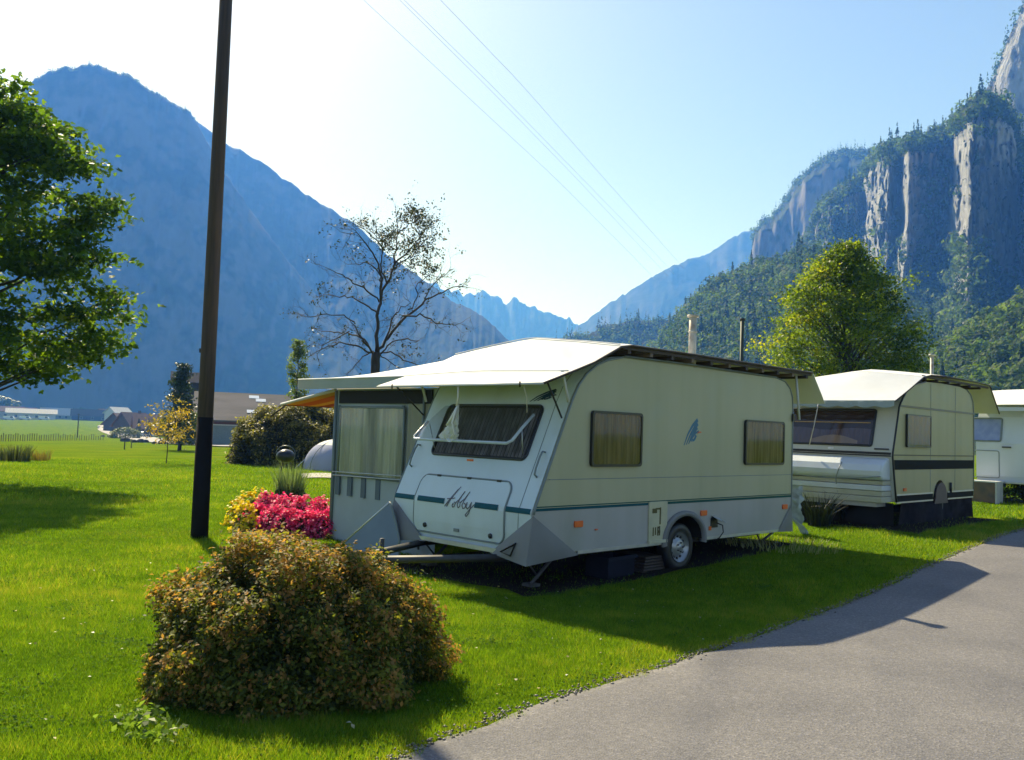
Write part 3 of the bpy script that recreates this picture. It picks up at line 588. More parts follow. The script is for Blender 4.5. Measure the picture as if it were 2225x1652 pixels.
# corner rail following the nose
rl = MB(); rl.tube([(noseS(z)+.004, -.006, z) for z in np.linspace(.80, 2.53, 30)], .014, 6); rl.build('corner_rail', mTrim, c1)
rl = MB(); rl.tube([(noseS(z)-.003, 2.305, z) for z in np.linspace(.42, 2.5, 30)], .014, 6); rl.build('corner_rail', mTrim, c1)
rl = MB(); rl.tube([(2.695, -.006, z) for z in np.linspace(.44, 2.1, 6)]+[(2.68, -.006, 2.27), (2.61, -.006, 2.39), (2.46, -.006, 2.485), (2.2, -.006, 2.527)], .011, 6); rl.build('corner_rail', mTrim, c1)
rl = MB(); rl.tube([(-1.25, -.008, 2.54), (0, -.008, 2.547), (2.2, -.008, 2.53)], .012, 6); rl.build('roof_rail', mTrim, c1)
MB().box((2.66, -.035, 1.92), (2.715, -.012, 2.03)).build('marker_bracket', mDark, c1)
# side windows
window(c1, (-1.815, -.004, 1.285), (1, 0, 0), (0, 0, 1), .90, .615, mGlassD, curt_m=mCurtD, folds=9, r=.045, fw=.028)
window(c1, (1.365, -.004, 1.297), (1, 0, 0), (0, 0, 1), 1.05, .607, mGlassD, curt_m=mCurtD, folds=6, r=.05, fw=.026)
# emblem on the side: slanted brush strokes like a diving bird
em = MB()
def stroke(mb, pts, w0, w1, f, t=.0016):
    n = len(pts)-1
    for i in range(n):
        (a0, b0), (a1, b1) = pts[i], pts[i+1]; d = Vector((a1-a0, b1-b0)); nn = Vector((-d.y, d.x)).normalized()
        wa = w0+(w1-w0)*i/n; wb = w0+(w1-w0)*(i+1)/n
        c = [(a0+nn.x*wa/2, b0+nn.y*wa/2), (a1+nn.x*wb/2, b1+nn.y*wb/2), (a1-nn.x*wb/2, b1-nn.y*wb/2), (a0-nn.x*wa/2, b0-nn.y*wa/2)]
        vs = [f(a, b, t) for a, b in c]+[f(a, b, 0) for a, b in c]
        mb.add(vs, [(0, 1, 2, 3), (0, 4, 5, 1), (1, 5, 6, 2), (2, 6, 7, 3), (3, 7, 4, 0)])
def bird(mb, f, sc=1.0):
    for pts, w0, w1 in [([(-.16, -.16), (-.08, -.02), (.02, .09), (.13, .165)], .012, .05), ([(-.11, -.15), (-.03, -.03), (.06, .06), (.13, .12)], .012, .06),
                        ([(-.06, -.14), (.0, -.05), (.06, .02), (.12, .07)], .014, .055), ([(-.01, -.11), (.03, -.05), (.09, .0), (.16, .02)], .02, .03), ([(.02, -.10), (.07, -.08), (.10, -.03)], .03, .035)]:
        stroke(mb, [(a*sc, b*sc) for a, b in pts], w0*sc, w1*sc, f)
bird(em, lambda a, b, t: (.13+a, -.0045-t, 1.70+b)); em.build('emblem', mBlueLogo, c1)
em = MB(); stroke(em, [(.26, 1.70), (.30, 1.712), (.345, 1.708)], .022, .012, lambda a, b, t: (a, -.0045-t, b)); em.build('emblem_beak', mOrange, c1)
# orange reflectors
for s, z in ((-1.97, .675), (.43, .695), (2.50, .70), (-2.0+.33, .60)):
    k = (.065, .034) if z > .65 else (.02, .008)
    MB().prism([(s-k[0], z-k[1]), (s+k[0], z-k[1]), (s+k[0]*1.05, z), (s+k[0], z+k[1]), (s-k[0], z+k[1]), (s-k[0]*1.1, z)], 'y', -.022, -.002).build('reflector', mOrange, c1, bevel=.005)
# service flap (vent with worn lettering)
fl = MB().prism(rrect(.375, .47, .02), 'y', 0, 1).v
fp = [(-.725+a, .395+b) for a, b in rrect(.365, .475, .02)]
fo = recalc(MB().prism(fp, 'y', -.020, -.001).build('service_flap', mat('old_cream_plastic', (.55, .53, .36), .45, var=(.45, .44, .30), scale=5), c1, bevel=.004))
sv = MB()
mOld = mat('worn_brown_print', (.10, .085, .02), .6)
sv.box((-.665, -.0225, .735), (-.575, -.019, .79)); sv.box((-.52, -.0225, .60), (-.495, -.019, .80)); sv.box((-.60, -.0225, .775), (-.50, -.019, .795))
for k in range(3):
    sv.box((-.65+.045*k, -.0225, .47+.01*(k % 2)), (-.63+.045*k, -.019, .57)); 
sv.box((-.56, -.0225, .50), (-.50, -.019, .53)); sv.box((-.53, -.0225, .47), (-.505, -.019, .58)); sv.box((-.56, -.0225, .555), (-.51, -.019, .575))
sv.build('printed_marks', mOld, fo)
MB().box((-.735, -.04, .385), (-.37, -.006, .42)).build('lip', mat('old_cream_lip', (.6, .58, .42), .4), fo)
# wheel arch and wheel
ar = MB(); 
A = [(.015+.40*math.cos(rad(a)), .38+.30*math.sin(rad(a))) for a in range(-8, 189, 7)]; B = [(.015+.47*math.cos(rad(a)), .375+.365*math.sin(rad(a))) for a in range(-8, 189, 7)]
n = len(A); vs = [(a, -.045, b) for a, b in A]+[(a, -.03, b) for a, b in B]+[(a, .0, b) for a, b in B]+[(a, .05, b) for a, b in A]
ar.add(vs, [(k*n+i, k*n+i+1, (k+1)*n+i+1, (k+1)*n+i) for k in range(3) for i in range(n-1)]+[(3*n+i, 3*n+i+1, i+1, i) for i in range(n-1)], True)
recalc(ar.build('wheel_arch', mGrey, c1))
wheel(c1, (-.01, .03, .29), .295, .185)
MB().grid(lambda u, v: (.015+.398*math.cos(math.pi*u), -.002+.5*v, .378+.298*math.sin(math.pi*u)), 16, 2).build('wheel_well', mBlackSteel, c1); MB().box((-.385, .5, .30), (.415, .52, .70)).build('wheel_well', mBlackSteel, c1)
# socket housing hanging open with its cable
sk = MB().prism([(.60, .50), (.76, .50), (.75, .62), (.66, .65), (.60, .62)], 'y', -.012, 0).build('socket_housing', mSeal, c1)
MB().add([(.61, -.012, .655), (.78, -.012, .62), (.80, -.11, .56), (.63, -.11, .60), (.61, -.004, .66), (.78, -.004, .626), (.81, -.112, .565), (.63, -.114, .606)], [(0, 1, 2, 3), (7, 6, 5, 4), (0, 3, 7, 4), (3, 2, 6, 7), (2, 1, 5, 6), (1, 0, 4, 5)]).build('lid', mAlu, sk)
MB().tube([(.70, -.03, .56), (.78, -.07, .53), (.80, -.07, .44), (.74, -.05, .37), (.72, .02, .32)], .008, 6).build('cable', mDark, sk)
MB().box((.56, -.014, .47), (.61, -.005, .52)).build('reflector', mOrange, c1)
# nose: curved front panel laid over the body
def nose(l, z, off=0.0):
    dz = .02; ds = noseS(z+dz)-noseS(z-dz); nn = Vector((-2*dz, 0, ds)).normalized()
    return Vector((noseS(z)+nn.x*off, l, z+nn.z*off))
zz = [p[0] for p in FL]; zz = sorted(set(zz+list(np.linspace(.36, 2.53, 40))))
fr = MB(); nz = len(zz)
vs = [nose(l, z, .006) for l in (.015, .20, 2.10, 2.295) for z in zz]; fr.add(vs, [(k*nz+i, (k+1)*nz+i, (k+1)*nz+i+1, k*nz+i+1) for k in range(3) for i in range(nz-1)], True)
recalc(fr.build('front_panel', mFront, c1, solid=.004))
sm_ = MB(); strip(sm_, [(.20, z) for z in np.linspace(.42, 2.3, 24)], lambda a, b, t: nose(a, b, .008+t), .008, .003); sm_.build('front_seam', mTrim, c1)
# front hatch (gas locker lid)
def ring_on(f, pts, r, name, m, parent, n=6):
    P = pts+[pts[0]]; dense = []
    for i in range(len(pts)):
        a, b = pts[i], pts[(i+1) % len(pts)]; L = math.hypot(b[0]-a[0], b[1]-a[1]); k = max(1, int(L/.05))
        for j in range(k): q = j/k; dense.append((a[0]*(1-q)+b[0]*q, a[1]*(1-q)+b[1]*q))
    return MB().tube([f(a, b) for a, b in dense], r, n, closed=True).build(name, m, parent)
hz0, hz1, hl0, hl1 = .455, 1.10, .40, 1.92
hp = [(hl0+a, hz0+b) for a, b in rrect(hl1-hl0, hz1-hz0, .11)]
zl = np.linspace(hz0+.012, hz1-.012, 16)
hat = MB(); 
def hw(z):   # half-insets at rounded corners
    e = 0
    for zc, sgn in ((hz1-.11, 1), (hz0+.11, -1)):
        if sgn*(z-zc) > 0: d = min(abs(z-zc), .109); e = .11-math.sqrt(.11**2-d*d)
    return e
hat.add([nose(x, z, .016) for z in zl for x in (hl0+.012+hw(z), hl1-.012-hw(z))], [(2*i, 2*i+1, 2*i+3, 2*i+2) for i in range(15)], True)
hat.sm = [False]*len(hat.sm); hatch = recalc(hat.build('locker_hatch', mFront, c1, solid=.006))
_hat = [hatch]
def hatch_o(): return _hat[0]
ring_on(lambda a, b: nose(a, b, .012), hp, .010, 'hatch_frame', mTrim, hatch)
for x in (.62, 1.10, 1.62): MB().box((-.012, -.03, -.012), (.012, .03, .012)).build('hinge', mDark, hatch).location = nose(x, hz1-.005, .018)
for x, z in ((.60, .525), (1.70, .535)): MB().cyl(nose(x, z, .012), nose(x, z, .034), .028, 14).build('knob', mDark, hatch)
MB().box((-.012, -.04, -.018), (.004, .04, .018)).build('lock_plate', mTrim, hatch).location = nose(1.15, .53, .02)
# front stripe, in pieces either side of the script lettering
for a, b in ((2.29, 1.89), (1.85, 1.375), (.865, .50), (.46, .03)):
    oo = .012 if a in (2.29, .46) else .0235
    f_ = MB(); f_.grid(lambda u, v: nose(a+(b-a)*u, .80+.05*v, oo), 2, 6); f_.build('front_stripe', mTeal, c1 if oo < .02 else hatch_o(), solid=.002)
# script lettering
def script():
    sc = MB(); f = lambda a, b, t: nose(1.36-a*1.15, .785+b*1.1, .022+t)
    L = [[(.00, -.01), (.04, .03), (.10, .12), (.13, .165)], [(.03, -.01), (.07, .05), (.12, .14), (.155, .19)], [(.02, .06), (.08, .065), (.13, .075)],
         [(.13, .03), (.11, .01), (.12, -.01), (.145, .0), (.155, .03), (.135, .04)], [(.155, .03), (.19, .06), (.235, .15), (.22, .12), (.185, .02), (.20, -.01), (.225, .01), (.225, .04), (.2, .045)],
         [(.225, .04), (.27, .08), (.305, .15), (.29, .12), (.255, .02), (.27, -.012), (.30, .0), (.305, .03), (.28, .04)], [(.32, .05), (.315, .01), (.335, -.01), (.365, .02), (.38, .055)],
         [(.38, .055), (.375, .0), (.355, -.05), (.32, -.085), (.305, -.07), (.36, -.015), (.43, .04)]]
    for p in L:
        pp = []
        for i in range(len(p)-1):
            for k in range(3): q = k/3; pp.append((p[i][0]*(1-q)+p[i+1][0]*q, p[i][1]*(1-q)+p[i+1][1]*q))
        pp.append(p[-1]); stroke(sc, pp, .011, .008, f)
    return sc.build('script_lettering', mat('grey_script', (.10, .09, .13), .4), hatch_o())
script()
MB().box((-2.69, .45, .355), (-2.60, 2.28, .40)).build('front_sill', mAlu, c1)
# stickers under the window
MB().prism([(-.06, -.02), (.05, -.025), (.06, .02), (-.05, .022)], 'x', -.001, .003).build('sticker', mOrange, c1).location = nose(1.21, 1.285, .008)
# grab handles on the nose corners
for l in (.11, 2.20):
    h = MB(); h.tube([nose(l, 1.17, .006), nose(l, 1.18, .05), nose(l, 1.24, .062), nose(l, 1.36, .062), nose(l, 1.42, .05), nose(l, 1.43, .006)], .011, 7); h.build('grab_handle', mTrim, c1)
# second emblem high on the nose
em = MB(); bird(em, lambda a, b, t: nose(.42-a*1.5, 2.04+b*.55, .012+t), .75); em.build('emblem', mat('dark_blue_emblem', (.012, .05, .11), .5), c1)
# front window, opened: dark frame, curtain, swung-out clear pane
WZ0, WZ1 = 1.335, 1.925
wf = [(.36, WZ0), (1.93, WZ0), (1.93, WZ1), (.36, WZ1)]
fp_ = [(.355+a, WZ0+b) for a, b in rrect(1.58, WZ1-WZ0, .07)]
wfr = ring_on(lambda a, b: nose(a, b, .014), fp_, .017, 'window', mSeal, c1)
back = MB().grid(lambda u, v: nose(.37+u*1.55, WZ0+.01+v*(WZ1-WZ0-.02), .009), 4, 6); recalc(back.build('window_opening', mat('dark_interior', (.03, .027, .026), .9), wfr))
MB().grid(lambda u, v: nose(.39+u*1.5, WZ0+.02+v*(WZ1-WZ0-.05), .014+.006*math.sin(u*170)), 340, 6).build('curtain', clothmat('grey_net', (.19, .175, .18), trans=.1, fold_shade=12), wfr)
hx = nose(0, WZ1-.01, .02); ob = Vector((-2.655, 0, 1.51))     # hinge line and lower edge of the opened pane
def op(l, q, off=0): p = hx*(1-q)+ob*q; d = (ob-hx).normalized(); nn = Vector((-d.z, 0, d.x)); nn = nn if nn.x < 0 else -nn; return Vector((p.x+nn.x*off, l, p.z+nn.z*off))
pane = MB(); pane.grid(lambda u, v: op(.39+u*1.62, v, .02*math.sin(v*math.pi)), 8, 8); pane.build('opened_pane', mGlassC, c1)
mPaneF = mat('pale_pane_border', (.55, .62, .70), .3)
pf = MB(); pf.tube([op(.38, .25, .012), op(.38, .6, .015), op(.38, .93, .008), op(.43, 1.0, .004), op(1.0, 1.0, .004), op(1.6, 1.0, .004), op(1.99, 1.0, .004), op(2.03, .93, .008), op(2.03, .5, .012)], .017, 8); pf.build('pane_border', mPaneF, c1)
MB().tube([op(.42, .55, .005), nose(.42, 1.40, .02)], .006, 6).build('window_stay', mAlu, c1); MB().tube([op(1.98, .55, .005), nose(1.9, 1.40, .02)], .006, 6).build('window_stay', mAlu, c1)
# chassis, drawbar, jockey leg, steadies
ch = MB(); ch.box((-2.55, .35, .27), (2.45, .41, .36)); ch.box((-2.55, 1.85, .27), (2.45, 1.91, .36)); ch.box((-.03, .2, .25), (.03, 2.1, .31)); ch.build('chassis', mBlackSteel, c1)
ch = MB(); ch.tube([(-2.5, .38, .31), (-4.0, 1.08, .31)], .04, 4); ch.tube([(-2.5, 1.88, .31), (-4.0, 1.2, .31)], .04, 4); ch.tube([(-3.9, 1.14, .32), (-4.35, 1.14, .33)], .045, 10); ch.build('drawbar', mSteel, c1)
ch = MB(); ch.cyl((-3.7, 1.14, .5), (-3.7, 1.14, .12), .024, 10); ch.cyl((-3.7, 1.10, .09), (-3.7, 1.18, .09), .09, 14); ch.build('jockey_wheel', mSteel, c1)
for s, l in ((-2.35, .30), (-2.35, 2.0), (2.35, .28), (2.35, 2.0)):
    ch = MB(); ch.tube([(s+.35, l, .30), (s, l, .03+float(terrain(*sl2w(s, l)))*.9)], .02, 6); ch.tube([(s-.1, l, .30), (s+.1, l+.03, .12)], .012, 6)
    ch.box((s-.07, l-.07, -.0+float(terrain(*sl2w(s, l)))), (s+.07, l+.07, .04+float(terrain(*sl2w(s, l))))); ch.build('corner_steady', mSteel, c1)
# corner fairings
def fairing(T, F, S, C, name='corner_fairing', n=7, bulge=.05, recess=True):
    T, F, S, C = map(Vector, (T, F, S, C)); mb = MB(); cen = (T+F+S+C)/4
    def tri(P, Q, R_, amt):
        nn = (Q-P).cross(R_-P).normalized(); nn = nn if nn.dot(P-(cen+Vector((1, .4, .1)))) > 0 else -nn
        vs = []; ix = {}
        for i in range(n+1):
            for j in range(n+1-i):
                a, b = i/n, j/n; c = 1-a-b; p = P*c+Q*a+R_*b+nn*amt*27*a*b*c; ix[i, j] = len(vs); vs.append(p)
        fs = []
        for i in range(n):
            for j in range(n-i):
                fs.append((ix[i, j], ix[i+1, j], ix[i, j+1]))
                if i+j < n-1: fs.append((ix[i+1, j], ix[i+1, j+1], ix[i, j+1]))
        mb.add(vs, fs, True)
    tri(T, F, C, bulge*.5); tri(T, C, S, bulge*.5); tri(F, C, S, .0)
    return mb.build(name, mGrey, c1)
fg = fairing((-2.675, -.012, .79), (-2.685, .60, .345), (-1.96, -.014, .345), (-2.80, -.05, .295))
rc_ = MB(); T3 = [(-2.757, .20, .37), (-2.745, .36, .39), (-2.735, .15, .50)]; rc_.tube([Vector(p)+Vector((-.018, 0, 0)) for p in T3], .011, 6, closed=True); rc_.build('handle_recess', mDark, fg)
fairing((-2.675, 2.31, .79), (-2.685, 1.7, .345), (-1.96, 2.31, .345), (-2.80, 2.33, .30))
fairing((2.70, -.012, .74), (2.70, .4, .36), (2.31, -.014, .355), (2.73, -.02, .34), bulge=.02)
# flue through the roof
fu = MB(); fu.cyl((.20, .06, 2.45), (.20, .06, 3.17), .048, 18); fu.build('flue', mFlue, c1)
MB().cyl((.20, .06, 3.16), (.20, .06, 3.185), .075, 18).build('flue_cap', mFlue, c1); MB().cyl((.20, .06, 2.96), (.20, .06, 2.985), .054, 18).build('flue_collar', mFlue, c1)
# rod antenna at the rear of the roof
# ---------------------------------------------------------------- protective roof over caravan 1
r1 = empty('protective_roof', (W0[0], W0[1], 0), CARAVAN_ROT); tag(r1, 'white tarpaulin roof with drooping front flap over the nearest caravan', 'roof cover')
PR = [(-2.74, 2.14), (-2.4, 2.255), (-1.96, 2.41), (-1.5, 2.62), (-1.30, 2.652), (0, 2.656), (1.5, 2.652), (3.0, 2.65)]
def crown(l, s): return .15*(1-abs((l-1.25)/1.42)**1.2)*float(sstep(-2.7, -1.5, s)) if -.2 < l < 2.7 else 0
def sheet(PR, l0, l1, crownf, name, m, parent, thick=.012, nl=16, sag=.0):
    mb = MB(); dense = []
    for (a0, b0), (a1, b1) in zip(PR[:-1], PR[1:]):
        k = max(1, int(math.hypot(a1-a0, b1-b0)/.18))
        for j in range(k): dense.append((a0+(a1-a0)*j/k, b0+(b1-b0)*j/k))
    dense.append(PR[-1]); n = len(dense)-1
    def f(u, v):
        s, z = dense[int(round(u*n))]; l = l0+(l1-l0)*v
        return (s, l, z+crownf(l, s)-sag*math.sin(math.pi*((s*1.9) % 1))*math.sin(math.pi*v)+.004*mnoise.noise(Vector((s*2.2, l*2.2, 4))))
    mb.grid(f, n, nl, True, flip=True); return mb.build(name, m, parent, solid=thick)
sheet([p for p in PR if p[0] <= -1.5], -.15, 2.66, crown, 'front_flap', mTarp, r1)
sheet([(-1.5, 2.623)]+[p for p in PR if p[0] > -1.5], -.15, 2.66, crown, 'roof_sheet', mTarp, r1)
sheet([(3.0, 2.648), (3.12, 2.52), (3.3, 2.33), (3.40, 2.215)], -.15, 2.66, lambda l, s: crown(l, 0)*max(0, (3.4-s)/.4), 'rear_flap', mTarp, r1)
for s, z in ((-2.35, 2.285), (-1.5, 2.634)):
    mb = MB(); mb.tube([(s, l, z+crown(l, s)+.008) for l in np.linspace(-.14, 2.65, 18)], .006, 5); mb.build('welded_seam', mTarp2, r1)
mb = MB(); mb.tube([(s, -.155, z-.005) for s, z in PR], .013, 6); mb.build('edge_tube', mBatten, r1)
mb = MB(); mb.tube([(-2.74, l, 2.132) for l in np.linspace(-.16, 2.67, 8)], .010, 6); mb.build('edge_hem', mTarp2, r1)
mb = MB(); mb.box((-1.45, -.135, 2.60), (3.0, -.10, 2.635)); mb.build('side_batten', mBatten, r1)
for k, s in enumerate(np.arange(-1.35, 3.0, .42)):
    MB().box((s, -.13, 2.555), (s+.055, 2.6, 2.60)).build('roof_batten', mWood if k % 2 else mBatten, r1)
for s, l, z0, z1 in ((-2.34, -.04, 1.97, 2.30), (-2.34, 2.34, 1.97, 2.29), (2.75, -.02, 1.95, 2.6), (2.75, 2.3, 1.95, 2.6)):
    MB().tube([(s+.12, l, z0), (s, l, z1)], .017, 6).build('support_strut', mTarp2, r1)
MB().tube([(-2.62, 2.45, 2.15), (-2.25, 2.34, 1.80)], .010, 6).build('support_strut', mBlackSteel, r1)
MB().tube([(-2.62, -.10, 2.15), (-2.30, -.02, 1.80)], .010, 6).build('support_strut', mBlackSteel, r1)
for l in (2.35, .17): MB().tube([(-2.75, l, 2.10), (-2.75, l, 2.16)], .009, 6).build('eyelet_hook', mBlackSteel, r1)
# cord with a crumpled plastic bag hanging from the flap
hb = empty('hanging_bag', (*sl2w(-2.72, 1.17), 1.5), CARAVAN_ROT); tag(hb, 'crumpled clear plastic bag hanging from a white cord under the roof flap', 'bag')
MB().tube([(0, 0, .63), (.005, 0, .50), (.0, .015, .40)], [.011, .011, .013], 7).build('cord', mat('white_cord', (.75, .72, .62), .6), hb)
bagm = bpy.data.materials.new('crumpled_plastic'); bagm.use_nodes = True; _b = bagm.node_tree.nodes['Principled BSDF']; _b.inputs['Base Color'].default_value = (.85, .85, .82, 1); _b.inputs['Roughness'].default_value = .2; _b.inputs['Alpha'].default_value = .55
def crumple(u, v):
    a = 2*math.pi*u; r = .02+.20*v**1.1*(.75+.3*math.sin(5*a+2)*math.cos(3*v*6)+.25*mnoise.noise(Vector((u*9, v*7, 2)))); return (.03+r*.32*math.cos(a)+.03*v, .02+.09*v*2+r*.8*math.sin(a), .42-.40*v+.05*mnoise.noise(Vector((u*6, v*5, 8)))*v)
MB().grid(crumple, 36, 16, False).build('bag', bagm, hb)
hb2 = MB(); hb2.tube([(0, 0, .40), (.0, .08, .28), (-.01, .16, .18)], [.012, .02, .014], 6); hb2.tube([(0, .0, .40), (-.01, .07, .22), (.0, .03, .10), (0, .10, .04)], [.012, .01, .014, .01], 6); hb2.build('twisted_folds', mat('white_folds', (.8, .78, .72), .35), hb)
mb = empty('tie_cord', (*sl2w(-2.70, .17), 0), CARAVAN_ROT); tag(mb, 'thin pale cord hanging from the right end of the roof flap', 'cord'); MB().tube([(0, 0, 2.13), (.06, .0, 2.0), (.08, .01, 1.84)], .005, 5).build('cord', mat('pale_cord', (.6, .57, .45), .6), mb)

# ---------------------------------------------------------------- annex tent on the far side of caravan 1
an = empty('annex_tent', (W0[0], W0[1], 0), CARAVAN_ROT); tag(an, 'grey awning tent with curtained window joined to the left of the big caravan', 'tent')
AS = -2.0; AL0, AL1 = 2.34, 4.66
def wallf_(a, b, off=0): return (AS-off, a, b)
wv = MB(); wv.grid(lambda u, v: (AS+.012*math.sin(u*7+v*3), AL1+(AL0-AL1)*u, .0+v*2.16), 24, 10); wv.build('front_wall', mAnnex, an, solid=.004)
zo = lambda s: float(terrain(*sl2w(s, 4.6)))
wv = MB(); wv.grid(lambda u, v: (AS+u*3.4, AL1+.012*math.sin(u*9), -.02+v*2.16), 12, 8); wv.build('side_wall', mAnnex, an, solid=.004)
MB().tube([(AS-.012, AL1, -.02), (AS-.012, AL1, 2.14)], .026, 8).build('corner_pole', mTrim, an)
wd = MB(); wd.box((AS-.03, AL0+.12, 1.955), (AS-.010, AL1-.10, 2.135)); wd.build('dark_window_band', mBlack, an)
cu = empty  # noqa
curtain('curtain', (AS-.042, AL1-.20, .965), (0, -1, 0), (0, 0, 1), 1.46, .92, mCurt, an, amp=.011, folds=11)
curtain('curtain', (AS-.030, AL0+.60, .90), (0, -1, 0), (0, 0, 1), .55, 1.05, clothmat('beige_curtain', (.45, .43, .34), trans=.3), an, amp=.010, folds=5)
wn_ = MB(); W_ = [(AL1-.17, .94), (AL1-.17, 1.90), (AL0+.66, 1.90), (AL0+.66, .94)]
for i in range(4):
    a, b = W_[i], W_[(i+1) % 4]; wn_.tube([(AS-.045, *a), (AS-.045, *b)], .016, 6)
wn_.build('window_frame', mTrim, an)
MB().box((AS-.066, AL0+.67, .95), (AS-.063, AL1-.18, 1.89)).build('window_film', glassmat('window_film', (.93, .95, .95), refl=.02), an)
for z in (.985, .935): MB().tube([(AS-.065, AL1-.06, z-.01), (AS-.065, AL0+.1, z+.03)], .007, 5).build('tension_cord', mTarp2, an)
for l in (4.52, 4.22, 3.89, 3.55): MB().box((AS-.026, l-.05, .65), (AS-.006, l+.05, .93)).build('dark_stripe', mAnnexD, an)
for l in (4.56, 3.06): MB().box((AS-.028, l-.018, .96), (AS-.008, l+.018, 1.93)).build('dark_stripe', mAnnexD, an)
MB().tube([(AS-.05, AL0+.25, .1), (AS-.05, AL0+.25, 2.15)], .017, 7).build('door_pole', mTrim, an)
# annex roof
def aroof(u, v):
    s = -2.22+u*4.6; l = 2.60+(5.40-2.60)*v
    zr_ = float(np.interp(s, [-2.22, -1.5, 2.4], [2.30, 2.60, 2.62])); zl_ = float(np.interp(s, [-2.22, -1.5, 2.4], [2.31, 2.34, 2.36])); return (s, l, zr_*(1-v)+zl_*v-.012*math.sin(v*math.pi))
MB().grid(aroof, 22, 12, True, flip=False).build('roof_sheet', mTarp, an, solid=.01)
MB().grid(lambda u, v: (-2.222+.006*math.sin(u*22), 2.72+(5.38-2.72)*u, 2.30-v*(.145 if u < 2 else 0)), 40, 2).build('valance', clothmat('pale_valance', (.50, .56, .57), trans=.3), an)
MB().grid(lambda u, v: (-2.22+u*4.4, 5.39, 2.31-v*.12), 10, 2).build('valance', clothmat('pale_valance_side', (.50, .56, .57), trans=.3), an)
MB().tube([(-2.22, 5.38, 2.30), (-2.22, 2.72, 2.295)], .011, 6).build('edge_tube', mTarp2, an)
# striped canopy on the far left of the annex
cp = empty('striped_canopy', (W0[0], W0[1], 0), CARAVAN_ROT); tag(cp, 'small awning with orange and yellow striped underside left of the annex tent', 'awning')
def stripe_mat():
    m = bpy.data.materials.new('striped_canvas'); m.use_nodes = True; nt = m.node_tree; b = nt.nodes['Principled BSDF']; out = nt.nodes['Material Output']; tc = nt.nodes.new('ShaderNodeTexCoord'); sp = nt.nodes.new('ShaderNodeSeparateXYZ'); nt.links.new(tc.outputs['Object'], sp.inputs[0])
    mo = nt.nodes.new('ShaderNodeMath'); mo.operation = 'FRACT'; mu = nt.nodes.new('ShaderNodeMath'); mu.operation = 'MULTIPLY'; mu.inputs[1].default_value = 1.1; nt.links.new(sp.outputs[0], mu.inputs[0]); nt.links.new(mu.outputs[0], mo.inputs[0])
    r = nt.nodes.new('ShaderNodeValToRGB'); r.color_ramp.interpolation = 'CONSTANT'; el = r.color_ramp.elements
    while len(el) < 4: el.new(.5)
    for e, (p, c) in zip(el, [(0, (.50, .13, .02)), (.3, (.62, .38, .04)), (.5, (.36, .05, .02)), (.75, (.55, .34, .04))]): e.position = p; e.color = (*c, 1)
    nt.links.new(mo.outputs[0], r.inputs[0]); nt.links.new(r.outputs[0], b.inputs['Base Color']); b.inputs['Roughness'].default_value = .8
    t = nt.nodes.new('ShaderNodeBsdfTranslucent'); nt.links.new(r.outputs[0], t.inputs[0]); ms = nt.nodes.new('ShaderNodeMixShader'); ms.inputs[0].default_value = .25; nt.links.new(b.outputs[0], ms.inputs[1]); nt.links.new(t.outputs[0], ms.inputs[2]); nt.links.new(ms.outputs[0], out.inputs[0]); return m
MB().grid(lambda u, v: (-2.0+u*2.4, 4.70+1.5*v, 2.145-.215*v-.02*math.sin(v*3.1)), 10, 8, True).build('canopy_cloth', stripe_mat(), cp, solid=.006)
MB().tube([(-2.0, 4.70, 2.15), (-2.0, 6.22, 1.935)], .024, 6).build('front_arm', mTarp2, cp); MB().tube([(-2.0, 6.22, 1.93), (.4, 6.22, 1.93)], .014, 6).build('outer_rail', mBlackSteel, cp)
MB().tube([(-1.98, 6.1, 1.93), (-1.98, 6.56, 1.745)], .013, 6).build('guy_arm', mBlackSteel, cp)
# ---------------------------------------------------------------- wind shield over the drawbar
ws = empty('drawbar_cover', (W0[0], W0[1], 0), CARAVAN_ROT); tag(ws, 'blue-grey quarter-round board with a bright edge leaning at the caravan nose', 'cover')
pts = [(3.14, .16), (2.25, .735), (2.19, .66), (2.10, .50), (2.04, .33), (2.02, .10), (3.14, .02)]
n = len(pts)
recalc(MB().prism([(a, b) for a, b in pts], 'x', -2.80, -2.77).build('board', mat('blue_grey_board', (.17, .23, .36), .5, var=(.13, .18, .30), scale=2, bump=.1), ws, bevel=.004))
MB().tube([(-2.79, 3.16, .165), (-2.79, 2.245, .75)], .014, 6).build('bright_edge', mAlu, ws)
MB().tube([(-2.79, 2.245, .75), (-2.79, 2.185, .665), (-2.79, 2.095, .50), (-2.79, 2.03, .33), (-2.79, 2.01, .10)], .014, 6).build('dark_edge', mTrim, ws)

# things stored under the caravan
bx = empty('storage_crate', (*sl2w(-1.05, .28), 0), CARAVAN_ROT+.05); tag(bx, 'dark blue plastic crate under the big caravan before its wheel', 'crate')
q = MB(); q.box((-.26, -.16, .0), (.26, .16, .02)); q.box((-.26, -.16, 0), (.26, -.145, .24)); q.box((-.26, .145, 0), (.26, .16, .24)); q.box((-.26, -.145, 0), (-.245, .145, .24)); q.box((.245, -.145, 0), (.26, .145, .24)); q.build('crate_shell', mat('dark_blue_plastic', (.018, .02, .034), .9, spec=.1), bx)
MB().box((-.28, -.18, .21), (.28, -.16, .25)).build('crate_rim', mat('blue_plastic_rim', (.025, .028, .045), .9, spec=.1), bx)
bs = empty('board_stack', (*sl2w(-.42, .35), 0), CARAVAN_ROT); tag(bs, 'stack of old boards under the caravan just left of the wheel', 'boards')
for k in range(6): MB().box((-.24+.01*k, -.25, .005+k*.035), (.22-.02*(k % 3), .25, .03+k*.035)).build('board', mBatten, bs)

